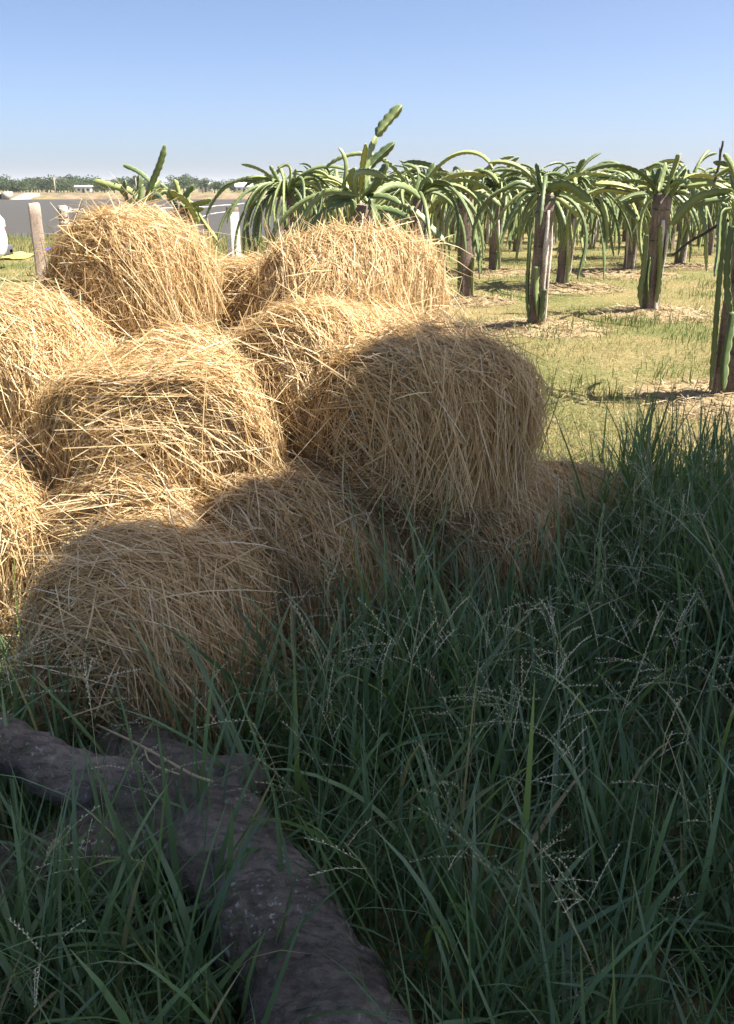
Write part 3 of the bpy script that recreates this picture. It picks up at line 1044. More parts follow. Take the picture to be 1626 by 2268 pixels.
MID = [  # second and third rows, feet seen on the lawn
    ((1246, 629), 'dragon fruit plant with grey dry strips behind the bright drooping one', 21),
    ((1095, 598), 'dragon fruit plant with white dry stems in a reddish mulch ring', 22),
    ((1393, 598), 'dragon fruit plant with a green weed at the foot of its pale striped post', 23),
    ((1505, 584), 'dragon fruit plant with a white streaked post behind the dry diagonal stick', 24),
    ((975, 574), 'dragon fruit plant deep in shade between looping pads and the pale strip post', 25),
]
for (px, py), lab, sdd in MID:
    x, y = foot(px, py, 0.05)
    plant(lab, x, y, 30, 16, 5, 1, 5, seed=sdd, h=1.26, n_high=6, n_long=22)


def crown_proto(seed, n=46):
    """whole far crown as one part"""
    r = np.random.default_rng(seed)
    Vs, Fs, Rb, Rn = [], [], [], []
    o = 0
    for i in range(n):
        a = r.uniform(0, 6.283)
        kind = r.random()
        if kind < 0.10:
            p = arch(r.uniform(0.7, 1.1), r.uniform(62, 86), r.uniform(90, 150), r.normal(0, 0.15), n=13, k2=r.uniform(1.0, 1.5))
        elif kind < 0.68:
            p = arch(r.uniform(1.0, 1.65), r.uniform(20, 82), r.uniform(120, 168), r.normal(0, 0.09), n=15, k2=r.uniform(0.40, 0.75))
        elif kind < 0.9:
            p = arch(r.uniform(0.5, 0.95), r.uniform(25, 75), r.uniform(50, 120), r.normal(0, 0.15), n=12)
        else:
            p = arch(r.uniform(0.3, 0.5), r.uniform(50, 85), r.uniform(-10, 60), n=8)
        ca, sa = math.cos(a), math.sin(a)
        p = np.stack([p[:, 0] * ca - p[:, 1] * sa + 0.05 * ca, p[:, 0] * sa + p[:, 1] * ca + 0.05 * sa, p[:, 2] + 1.22 + r.normal(0, 0.03)], -1)
        V, F, rb = stem_geo(p, r.uniform(0.018, 0.031), period=0.09, per=2, roll=r.uniform(0, 2), seed=i)
        Vs.append(V)
        Fs.append(F + o)
        Rb.append(rb)
        Rn.append(np.full(len(V), r.random()))
        o += len(V)
    return make_mesh('crown', np.concatenate(Vs), np.concatenate(Fs), M['cactus'], {'rib': np.concatenate(Rb), 'rnd': np.concatenate(Rn)}, False)


CROWNS = [crown_proto(300 + i, 78 + 5 * i) for i in range(5)]
fr_ = np.random.default_rng(77)
far_spots = []
taken = [at_z(*q, 0.05)[:2] for q in [(1246, 629), (1095, 598), (1393, 598), (1505, 584), (975, 574), (1031, 656), (1438, 684)]]
taken += [np.array([at_y(640, 445, 13.6)[0], 13.6])]
# rows of the plantation: along (-0.19, 1), 2.5 m apart, rows 1.9 m apart sideways
for i in range(-14, 24):
    for j in range(0, 22):
        bx_, by_ = 1.45 + i * 1.95 - 0.35 * j * 0.6, 17.8 + j * 2.5 + i * 0.55
        bx_ += fr_.normal(0, 0.12)
        by_ += fr_.normal(0, 0.15)
        if by_ < 12.5 or by_ > 58:
            continue
        if bx_ < -1.7 - (by_ - 16) * 0.02 + (by_ - 26) * 0.19 * (by_ > 26):
            continue
        if bx_ > 0.44 * by_ + 1.2:
            continue
        if min(np.hypot(bx_ - t[0], by_ - t[1]) for t in taken) < 1.4:
            continue
        far_spots.append((bx_, by_))
for k, (bx_, by_) in enumerate(far_spots):
    root = empty('dragon_fruit_plant', (bx_, by_, 0), 0)
    tag(root, 'distant dragon fruit plant with a dense mop of hanging pads in the rows', 'cactus', 'distant dragon fruit plants in the rows')
    put('support_post', POSTS[k % 4], root, rot=(0, 0, fr_.uniform(0, 1.5)))
    sc = fr_.uniform(0.94, 1.1)
    c = put('crown', CROWNS[fr_.integers(5)], root, rot=(0, 0, fr_.uniform(0, 6.28)), sc=(sc, sc, fr_.uniform(0.97, 1.06)))
    c["kind"] = "stuff"
    if by_ < 24:
        for i in range(3):
            a = fr_.uniform(-2.0, 0.5)  # again kept to the sunward front, lightening it by colour
            put('dry_stem', DRY[fr_.integers(4)], root, (0.088 * math.cos(a), 0.088 * math.sin(a), 0.05), (0, 0, a + 1.57), 1.0)


# straw mulch heaped round the feet of the nearer posts
def mound(label, x, y, rad, h, n, seed, mat=None):
    r = np.random.default_rng(seed)
    nr, na = 9, 28
    rr = np.linspace(0.0, 1, nr)
    aa = np.linspace(0, 2 * math.pi, na, endpoint=False)
    V = []
    lob = 1 + 0.16 * np.sin(2 * aa + r.uniform(0, 6)) + 0.10 * np.sin(5 * aa + r.uniform(0, 6))
    hgt = lambda q: h * np.clip(1 - q ** 1.6, 0, 1)
    for q in rr:
        V.append(np.stack([q * rad * lob * np.cos(aa), q * rad * lob * np.sin(aa), hgt(q) - 0.03 * (q > 0.99) + 0.014 * r.normal(size=na) * (q < 0.95)], -1))
    V = np.concatenate(V)
    i = np.arange(nr - 1)[:, None] * na
    j = np.arange(na)[None]
    F = np.stack([i + j, i + (j + 1) % na, i + na + (j + 1) % na, i + na + j], -1).reshape(-1, 4)
    root = empty('mulch_heap', (x, y, 0))
    tag(root, label, 'mulch', 'mulch heaps at the feet of the posts')
    link('heap_body', make_mesh('heap_body', V, F, M['mulch_body']), root)
    q = np.sqrt(r.random(n)) * 1.12
    a = r.uniform(0, 6.283, n)
    P0 = np.stack([q * rad * np.cos(a), q * rad * np.sin(a), hgt(np.minimum(q, 1)) + r.uniform(0, 0.015, n)], -1)
    D = unit(np.stack([r.normal(size=n), r.normal(size=n), r.normal(0, 0.22, n)], -1))
    ln = r.uniform(0.05, 0.22, n)
    t = np.linspace(-0.5, 0.5, 3)
    P = P0[:, None] + D[:, None] * (ln[:, None] * t)[..., None]
    P[..., 2] = np.maximum(P[..., 2], 0.01)
    S = np.broadcast_to(unit(np.cross(D, [0, 0, 1.0]) + 0.5 * r.normal(size=(n, 3)))[:, None], P.shape)
    V, F = ribbons(P, S, np.broadcast_to((0.0035 * r.uniform(0.6, 1.4, n))[:, None], (n, 3)))
    o = link('mulch_straw', make_mesh('mulch_straw', V, F, M['mulch'], {'rnd': np.repeat(r.random(n), 6)}, False), root)
    o["kind"] = "stuff"


M['mulch_body'] = plain('mulch_body', (0.27, 0.205, 0.115), 0.95, spec=0.1, var=0.45, scale=30, bmp=0.8, dist=0.02)
for k, (px, py, rad, h, lab) in enumerate([
    (1200, 722, 0.62, 0.09, 'heap of grey straw mulch round the post with bright drooping pads'),
    (1450, 690, 0.66, 0.09, 'heap of pale straw mulch round the post with the spiky tuft'),
    (1038, 662, 0.55, 0.07, 'heap of straw mulch round the post with the pale dry strip'),
    (1640, 880, 0.62, 0.09, 'heap of brown straw mulch round the post with the thick wavy stem'),
    (1262, 634, 0.72, 0.09, 'brown mulch heap round the post with grey dry strips'),
    (1095, 600, 0.75, 0.08, 'reddish mulch heap round the post with white dry stems'),
    (1360, 604, 0.95, 0.10, 'reddish earth and mulch heap beside a green weed'),
    (1510, 588, 0.7, 0.07, 'low mulch heap at the white streaked post')]):
    x, y = foot(px, py, 0.03)
    mound(lab, x, y, rad, h * 0.75, 900, 500 + k)

# dry sticks caught in the plants
def stick(label, p0, p1, r0, seed):
    r = np.random.default_rng(seed)
    n = 12
    t = np.linspace(0, 1, n)[:, None]
    P = p0 * (1 - t) + p1 * t + r.normal(0, 0.004, (n, 3)) + 0.02 * np.sin(3 * t)
    mb = MB()
    mb.tube(P, np.linspace(r0, r0 * 0.6, n), 7)
    for k in (4, 7):
        q = P[k] + np.array([[0, 0, 0], r.normal(0, 0.03, 3) + [0, 0, 0.05]])
        mb.tube(spline(q, 4), [r0 * 0.5, r0 * 0.4, r0 * 0.35, r0 * 0.2], 5)
    o = mb.build('dry_stick', M['stick'])
    tag(o, label, 'stick')


yP4 = foot(1604, 870, 0.05)[1]
stick('dark dry stick leaning out diagonally beside the wavy stemmed post', at_y(1612, 488, yP4), at_y(1485, 567, yP4 + 0.25), 0.013, 1)
stick('thin grey pole standing upright above the pads of the end post', at_y(1574, 440, 8.6), at_y(1600, 313, 8.6), 0.016, 2)

# ------------------------------------------------------------------ fence posts and wires
def fence_post(label, base, top_z, w, mat, seed, sides=4, rz=0.0, lean=0.0):
    me = post_mesh(top_z, w, seed, mat, sides, lean)
    o = link('fence_post', me)
    o.location = (base[0], base[1], 0)
    o.rotation_euler = (0, 0, rz)
    tag(o, label, 'post', 'posts of the wire fence')
    return o


b = at_z(96, 622)
fence_post('square weathered concrete post with a dark side, standing before the fence', b, at_y(85, 452, b[1])[2], 0.17, M['post_pale'], 1, 4, 0.42)
b2 = at_y(150, 560, 14.9)
fence_post('rounded weathered post with white wire wrapped round its top', b2, at_y(147, 457, 14.9)[2], 0.17, M['post_pale'], 2, 12, 0.3)
b3 = at_z(521, 592)
fence_post('square white painted post with a brown top, at the waterside', b3, at_y(515, 470, b3[1])[2], 0.19, M['post_white'], 3, 4, 0.55)
cp = MB()
zt = at_y(515, 470, b3[1])[2]
cp.box((b3[0], b3[1], zt + 0.02), (0.165, 0.165, 0.14), Matrix.Rotation(0.55, 3, 'Z'))
o = cp.build('post_cap', M['post_dark'])
fp = [q for q in bpy.data.objects if q.name.startswith('fence_post')][-1]
o.parent = fp
o.matrix_parent_inverse = fp.matrix_basis.inverted()


def wire(label, pts, rad=0.007):
    mb = MB()
    P = spline(np.array(pts), 60)
    P[1:-1, 2] += 0.006 * np.sin(np.arange(58) * 1.3)
    mb.tube(P, rad, 6)
    for i in range(4, 58, 5):      # twisted barbs
        c = P[i]
        mb.tube([c + (-0.012, 0, -0.03), c, c + (0.012, 0, 0.03)], 0.005, 4)
        mb.tube([c + (0.012, 0, -0.028), c, c + (-0.012, 0, 0.028)], 0.005, 4)
    o = mb.build('fence_wire', M['wire'], smooth=True)
    tag(o, label, 'wire', 'wires of the fence')


pB = np.array(at_y(147, 480, 14.9))
wrap1 = [pB + [0.10 * math.cos(a), 0.10 * math.sin(a), 0.10 + 0.018 * math.sin(a * 2)] for a in np.linspace(2.5, 6.6, 8)]
wrap2 = [pB + [0.10 * math.cos(a), 0.10 * math.sin(a), -0.09 + 0.01 * math.sin(a * 2)] for a in np.linspace(2.5, 6.6, 8)]
wire('upper white wire tied round the rounded post', wrap1 + [at_y(250, 466, 15.1), at_y(330, 464, 15.3), at_y(404, 458, 15.6), at_y(470, 457, 16.0), at_y(541, 450, 16.6)])
wire('lower white wire tied round the rounded post', wrap2 + [at_y(180, 494, 15.0), at_y(290, 492, 15.2), at_y(404, 487, 15.5), at_y(460, 476, 16.0), at_y(510, 466, 16.6)])

# ------------------------------------------------------------------ white car with a covered spare wheel on its tail, mostly outside the frame
def car():
    cx, cy = at_z(-4, 601)[:2]
    root = empty('car', (-6.41, cy, 0), 0.0)
    root.scale = (1, 1, 0.86)
    tag(root, 'white off-road car with a covered spare wheel on its tail', 'car')
    L, Wd = 4.2, 1.75
    # body: side outline extruded across, rounded by a bevel. tail at x=0, nose at x=-L
    out = [(0.0, 0.42), (0.0, 0.95), (-0.06, 1.02), (-0.28, 1.66), (-0.5, 1.74), (-2.0, 1.74), (-2.25, 1.68), (-2.85, 1.08), (-3.95, 0.98), (-4.15, 0.85), (-4.2, 0.45), (-3.9, 0.38)]
    arcs = []
    def wheel_arch(xc, r=0.40):
        return [(xc + r * math.cos(a), 0.36 + r * math.sin(a)) for a in np.linspace(math.pi, 0, 9)]
    low = wheel_arch(-3.3) + wheel_arch(-0.75)
    poly = out + [(x, max(z, 0.38)) for x, z in low]
    n = len(poly)
    V = [(x, -Wd / 2 + (0.12 if z > 1.1 else 0), z) for x, z in poly] + [(x, Wd / 2 - (0.12 if z > 1.1 else 0), z) for x, z in poly]
    me = bpy.data.meshes.new('body')
    F = [tuple(range(n)), tuple(range(2 * n - 1, n - 1, -1))] + [(i, i + n, (i + 1) % n + n, (i + 1) % n) for i in range(n)]
    me.from_pydata(V, [], F)
    me.materials.append(M['white_paint'])
    o = link('body', me, root)
    bv = o.modifiers.new('round', 'BEVEL')
    bv.width = 0.05
    bv.segments = 3
    bv.limit_method = 'ANGLE'
    bv.angle_limit = math.radians(35)
    for s in (-1, 1):
        for (x0, x1, t0, t1) in ((-0.36, -1.15, -0.40, -1.15), (-1.22, -2.05, -1.22, -2.0)):
            yy = s * (Wd / 2 - 0.10)
            g = MB()
            g.add([(x0, yy + s * 0.035, 1.14), (x1, yy + s * 0.035, 1.14), (t1, yy - s * 0.02, 1.6), (t0, yy - s * 0.02, 1.6), (x0, yy + s * 0.015, 1.14), (x1, yy + s * 0.015, 1.14), (t1, yy - s * 0.045, 1.6), (t0, yy - s * 0.045, 1.6)],
                  [(0, 1, 2, 3), (7, 6, 5, 4), (0, 4, 5, 1), (1, 5, 6, 2), (2, 6, 7, 3), (3, 7, 4, 0)])
            g.build('window', M['glass'], root)
        for xc in (-0.75, -3.3):
            wv_ = empty('wheel', (0, 0, 0))
            wv_.parent = root
            mb = MB()
            y0 = s * (Wd / 2 - 0.12)
            mb.tube([(xc, y0 - 0.11, 0.33), (xc, y0 - 0.10, 0.33), (xc, y0 + 0.10, 0.33), (xc, y0 + 0.11, 0.33)], [0.27, 0.33, 0.33, 0.27], 28)
            mb.build('tyre', M['rubber'], wv_)
            mb = MB()
            mb.tube([(xc, y0 - 0.118, 0.33), (xc, y0 + 0.118, 0.33)], 0.2, 20)
            mb.build('rim', M['alloy'], wv_)
        tl = MB()
        tl.box((0.006, s * 0.74, 0.72), (0.03, 0.09, 0.20))
        tl.build('tail_light', M['red_lens'], root)
        rf = MB()
        rf.box((0.085, s * 0.70, 0.34), (0.02, 0.12, 0.06))
        rf.build('reflector', M['red_lens'], root)
    bp = MB()
    bp.box((0.03, 0, 0.36), (0.13, 1.66, 0.20))
    o = bp.build('rear_bumper', M['grey_plastic'], root)
    bv = o.modifiers.new('round', 'BEVEL')
    bv.width = 0.035
    bv.segments = 3
    sw = MB()
    sw.tube([(0.02, -0.05, 0.60), (0.04, -0.05, 0.60), (0.17, -0.05, 0.60), (0.235, -0.05, 0.60), (0.25, -0.05, 0.60)], [0.28, 0.34, 0.345, 0.29, 0.20], 36)
    sw.build('spare_wheel_cover', M['white_paint'], root, smooth=True)
    rw = MB()
    rw.box((-0.13, 0, 1.38), (0.03, 1.2, 0.42), Matrix.Rotation(-0.33, 3, 'Y'))
    rw.build('rear_window', M['glass'], root)


car()


# crumpled plastic sheets on the grass
def sheet(name, label, px, py, sx, sy, hgt, mat, seed):
    r = np.random.default_rng(seed)
    c = at_z(px, py)
    n = 14
    u, v = np.meshgrid(np.linspace(-1, 1, n), np.linspace(-1, 1, n))
    z = hgt * (vnoise(u * 2.2 + 5, v * 2.2 + 7, seed) * (1 - 0.7 * np.maximum(np.abs(u), np.abs(v)) ** 3)) + 0.02
    X = u * sx * (1 + 0.2 * vnoise(u * 2, v * 2, seed + 1)) + c[0]
    Y = v * sy * (1 + 0.2 * vnoise(u * 2 + 9, v * 2, seed + 2)) + c[1]
    ii = np.arange(n * n).reshape(n, n)
    F = np.stack([ii[:-1, :-1], ii[:-1, 1:], ii[1:, 1:], ii[1:, :-1]], -1).reshape(-1, 4)
    o = link(name, make_mesh(name, np.stack([X, Y, z], -1), F, mat, smooth=False))
    so = o.modifiers.new('thick', 'SOLIDIFY')
    so.thickness = 0.006
    tag(o, label, 'sheet')


sheet('plastic_sheet', 'crumpled yellow plastic sheet on the grass near the white car', 38, 572, 0.24, 0.45, 0.13, M['yellow_sheet'], 61)
sheet('plastic_sheet', 'small crumpled blue plastic sheet between the two weathered posts', 118, 557, 0.20, 0.3, 0.10, M['blue_sheet'], 64)

# ------------------------------------------------------------------ far side of the reservoir
def leaf_cloud(n, lobes, size, seed, squash=1.0, fill=0.4):
    r = np.random.default_rng(seed)
    k = r.integers(0, len(lobes), n)
    L = np.array(lobes)[k]
    d = unit(r.normal(size=(n, 3)))
    rad = r.random(n) ** fill
    P = L[:, :3] + d * (rad * L[:, 3])[:, None] * [1, 1, squash]
    A = unit(r.normal(size=(n, 3)))
    B = unit(np.cross(A, r.normal(size=(n, 3))))
    s = size * r.uniform(0.6, 1.4, n)[:, None]
    V = np.stack([P - A * s, P + B * s * 0.6, P + A * s, P - B * s * 0.6], 1).reshape(-1, 3)
    F = np.arange(n * 4).reshape(n, 4)
    rnd = np.clip(vnoise(P[:, 0] * 1.5, P[:, 2] * 1.5 + P[:, 1], seed) * 0.8 + r.normal(0.1, 0.15, n), 0, 1)
    return V, F, np.repeat(rnd, 4)


def far_tree_proto(seed, h, wd, n=1100):
    r = np.random.default_rng(seed)
    lobes = [(r.normal(0, wd * 0.33), r.normal(0, wd * 0.33), h * r.uniform(0.45, 0.85), wd * r.uniform(0.22, 0.42)) for _ in range(11)]
    V, F, A = leaf_cloud(n, lobes, 0.30, seed, 0.9)
    crown = make_mesh('crown', V, F, M['far_leaf'], {'rnd': A}, False)
    mb = MB()
    mb.tube([(0, 0, -0.2), (0.05, 0, h * 0.3), (0.1, 0.05, h * 0.7)], [0.22, 0.16, 0.05], 7)
    for i in range(4):
        l = lobes[i]
        mb.tube([(0.05, 0, h * 0.3), (l[0] * 0.5, l[1] * 0.5, h * 0.5), l[:3]], [0.09, 0.06, 0.03], 5)
    V2, F2 = np.concatenate(mb.v), np.concatenate(mb.f)
    return crown, make_mesh('trunk', V2, F2, M['trunk'])


FT = [far_tree_proto(700 + i, h, w) for i, (h, w) in enumerate([(5.0, 5.0), (6.5, 5.5), (4.0, 4.5), (7.5, 5.5), (3.2, 4.2)])]
tr = np.random.default_rng(5)
tree_list = []
for px in np.arange(-40, 235, 7.0):
    tree_list.append((px + tr.normal(0, 2), tr.uniform(215, 300), tr.integers(0, 4)))
for px in list(np.arange(240, 300, 14.0)) + [330, 352, 384, 394, 408, 425, 450, 474, 482, 515, 528, 560, 575, 590, 607, 650, 690, 724, 731, 738, 772, 780, 790, 830, 860, 905, 950, 1010]:
    tree_list.append((px + tr.normal(0, 2), tr.uniform(230, 330), tr.integers(0, 5)))
for k, (px, Y, p) in enumerate(tree_list):
    c = at_y(px, 420, Y)
    root = empty('tree', (c[0], Y, 0.0), tr.uniform(0, 6.28))
    s = tr.uniform(0.75, 1.1)
    root.scale = (s * Y / 300, s * Y / 300, s * Y / 440)
    tag(root, 'small green tree standing behind the far bank of the reservoir', 'tree', 'trees behind the far bank')
    link('crown', FT[p][0], root)
    link('trunk', FT[p][1], root)


def house(label, px, Y, w, h, rh, wall, roof, seed):
    c = at_y(px, 424, Y)
    root = empty('house', (c[0], Y, 0.2), 0.15)
    tag(root, label, 'house', 'houses behind the far bank')
    mb = MB()
    mb.box((0, 0, h / 2), (w, w * 0.7, h))
    mb.build('wall', wall, root)
    d = w * 0.7
    e = 0.3
    V = [(-w / 2 - e, -d / 2 - e, h + .01), (w / 2 + e, -d / 2 - e, h + .01), (w / 2 + e, d / 2 + e, h + .01), (-w / 2 - e, d / 2 + e, h + .01), (-w / 2 - e, 0, h + rh), (w / 2 + e, 0, h + rh)]
    me = bpy.data.meshes.new('roof')
    me.from_pydata(V, [], [(0, 1, 5, 4), (2, 3, 4, 5), (0, 4, 3), (1, 2, 5), (3, 2, 1, 0)])
    me.materials.append(roof)
    link('roof', me, root)
    for q in (-0.3, 0.3):
        mb = MB()
        mb.box((q * w, -d / 2 - 0.03, h * 0.55), (w * 0.16, 0.08, h * 0.35))
        mb.build('window', M['window'], root)
    mb = MB()
    mb.box((0, -d / 2 - 0.03, h * 0.36), (w * 0.14, 0.08, h * 0.7))
    mb.build('door', M['window'], root)


house('long low white shed behind the far bank, below the wooded stretch', 187, 205, 3.2, 1.3, 0.3, M['house_wall'], M['house_roof'], 1)
house('flat grey white house on the far shore near the small cactus', 456, 240, 3.6, 1.9, 0.5, M['house_wall'], M['house_roof'], 2)
house('white house with a steep pale roof above the bushy plant', 541, 250, 4.2, 1.3, 1.2, M['house_wall'], M['house_wall'], 3)
house('white house with a red roof behind the far bank, beside the single round tree', 692, 260, 6.0, 1.7, 0.9, M['house_wall'], M['red_roof'], 4)

# concrete sluice at the end of the far bank
root = empty('sluice', (at_y(6, 430, 137.5)[0], 137.5, -0.3))
tag(root, 'pale concrete sluice with a dark opening and a ramp on the far bank', 'sluice')
mb = MB()
mb.box((0.6, 0.2, 0.55), (1.0, 2.0, 1.1))
mb.build('pier', M['concrete_pale'], root)
mb = MB()
mb.box((-0.9, 0.4, 0.5), (1.9, 1.4, 0.9))
mb.build('opening', M['window'], root)  # solid dark block; its colour stands in for the shade inside the sluice
mb = MB()
mb.add([(1.15, -0.8, 0.1), (1.8, -0.7, 0.1), (3.9, 4.5, 0.88), (1.15, 4.5, 0.95), (1.15, -0.8, -0.4), (1.8, -0.7, -0.4), (3.9, 4.5, -0.4), (1.15, 4.5, -0.4)], [(0, 1, 2, 3), (7, 6, 5, 4), (0, 4, 5, 1), (1, 5, 6, 2), (2, 6, 7, 3), (3, 7, 4, 0)])
mb.build('ramp', M['concrete_pale'], root)
for px, Y in ((123, 190), (303, 190)):
    c = at_y(px, 424, Y)
    mb = MB()
    mb.tube([(c[0], Y, -0.1), (c[0], Y, 3.2)], [0.14, 0.10], 7)
    mb.box((c[0], Y, 2.9), (0.9, 0.1, 0.1))
    tag(mb.build('utility_pole', M['concrete_pale']), 'thin pale utility pole on the far bank before the trees', 'pole', 'utility poles on the far bank')

# ------------------------------------------------------------------ the grey log in the grass
LOG = [at_z(800, 2420, 0.07), at_z(702, 2240, 0.08), at_z(600, 2030, 0.10), at_z(500, 1890, 0.11), at_z(408, 1795, 0.11), at_z(320, 1705, 0.09), at_z(240, 1625, 0.05)]
LOG_R = [0.128, 0.116, 0.108, 0.112, 0.110, 0.100, 0.080]
LIMB = [at_z(400, 1790, 0.15), at_z(250, 1752, 0.19), at_z(120, 1705, 0.22), at_z(0, 1640, 0.26), at_z(-160, 1560, 0.34)]
LIMB_R = [0.085, 0.062, 0.056, 0.052, 0.048]
ROOT = [at_z(420, 1830, 0.09), at_z(250, 1900, 0.06), at_z(80, 1960, 0.03), at_z(-80, 2000, 0.0)]
ROOT_R = [0.13, 0.12, 0.10, 0.08]
STUB = [at_z(440, 1790, 0.14), at_z(500, 1745, 0.15), at_z(548, 1715, 0.13)]
STUB_R = [0.085, 0.07, 0.055]


def log():
    mb = MB()
    for pts, rad, n in ((LOG, LOG_R, 40), (LIMB, LIMB_R, 24), (ROOT, ROOT_R, 20), (STUB, STUB_R, 10)):
        P = spline(np.array(pts), n)
        R = np.interp(np.linspace(0, 1, n), np.linspace(0, 1, len(rad)), rad)
        r = np.random.default_rng(n)
        R = R * (1 + 0.05 * np.sin(np.arange(n) * 0.9 + n) + 0.03 * r.normal(size=n))
        mb.tube(P, R, 20)
    o = mb.build('fallen_log', M['bark'], smooth=True)
    tag(o, 'grey bark covered fallen log with a side limb, half buried in grass', 'log')
    rm = o.modifiers.new('merge', 'REMESH')
    rm.mode = 'VOXEL'
    rm.voxel_size = 0.008
    rm.use_smooth_shade = True
    sm = o.modifiers.new('soften', 'SMOOTH')
    sm.iterations = 6
    for nm, size, st in (('lumps', 0.12, 0.038), ('knots', 0.05, 0.018), ('bark_relief', 0.02, 0.010)):
        tx = bpy.data.textures.new(nm, 'CLOUDS')
        tx.noise_scale = size
        tx.noise_depth = 3
        dp = o.modifiers.new(nm, 'DISPLACE')
        dp.texture = tx
        dp.strength = st
        dp.mid_level = 0.5
        dp.texture_coords = 'GLOBAL'


log()


def near_log(P):
    """smallest (distance - radius) to the log's axes in plan"""
    best = np.full(len(P), 9.0)
    for pts, rad in ((LOG, LOG_R), (LIMB, [0.02] * 5), (STUB, STUB_R)):
        Q = spline(np.array(pts), 40)
        R = np.interp(np.linspace(0, 1, 40), np.linspace(0, 1, len(rad)), rad)
        d = np.hypot(P[:, None, 0] - Q[None, :, 0], P[:, None, 1] - Q[None, :, 1]) - R[None]
        best = np.minimum(best, d.min(1))
    return best


# ------------------------------------------------------------------ tall grass in the shade
def grass_limit(x):
    """how far from the camera the tall grass reaches, by x"""
    return np.interp(x, [-3, -1.0, -0.86, -0.25, 0.05, 0.35, 0.62, 0.75, 1.0, 1.3, 2.0, 3.9], [2.3, 2.35, 1.95, 1.95, 2.30, 2.45, 2.75, 3.05, 3.55, 3.85, 3.95, 3.95])


def in_bale(P, f=0.93):
    out = np.zeros(len(P), bool)
    for b in BALES:
        if b.c[2] < 0.45:
            d = P - b.c
            x = np.abs(d @ b.ax) / (b.L / 2)
            y = np.abs(d @ b.e1) / (b.R * b.wide)
            out |= (np.maximum(x, y) < f)
    return out


def blades(P0, az, ln, lean, curl, wid, rnd, seed, K=7, name='tall_grass', mat=None):
    r = np.random.default_rng(seed)
    n = len(P0)
    t = np.linspace(0, 1, K)
    el = (math.pi / 2 - lean)[:, None] - curl[:, None] * t[None] ** 1.5
    ds = ln / (K - 1)
    h = np.stack([np.cos(az), np.sin(az), 0 * az], -1)
    dx = np.cos(el) * ds[:, None]
    dz = np.sin(el) * ds[:, None]
    cx = np.concatenate([np.zeros((n, 1)), np.cumsum(dx[:, :-1], 1)], 1)
    cz = np.concatenate([np.zeros((n, 1)), np.cumsum(dz[:, :-1], 1)], 1)
    P = P0[:, None] + h[:, None] * cx[..., None]
    P[..., 2] += cz
    side = np.stack([-np.sin(az), np.cos(az), 0 * az], -1)
    tw = r.normal(0, 0.5, n)[:, None] * (0.3 + t[None])
    nrm = np.stack([-np.cos(az), -np.sin(az), 0 * az], -1)[:, None] * np.sin(el)[..., None]
    nrm[..., 2] += np.cos(el)
    S = side[:, None] * np.cos(tw)[..., None] + nrm * np.sin(tw)[..., None]
    P = P + side[:, None] * (r.normal(0, 0.06, n) * ln)[:, None, None] * (t ** 2)[None, :, None]
    prof = np.interp(t, [0, 0.25, 0.6, 0.85, 1], [0.65, 1.0, 0.85, 0.5, 0.04])
    P[..., 2] = np.maximum(P[..., 2], 0.005)
    V, F = ribbons(P, S, wid[:, None] * prof[None])
    return V, F, np.repeat(rnd, K * 2), np.repeat(np.tile(t, (n, 1)).reshape(-1), 2)


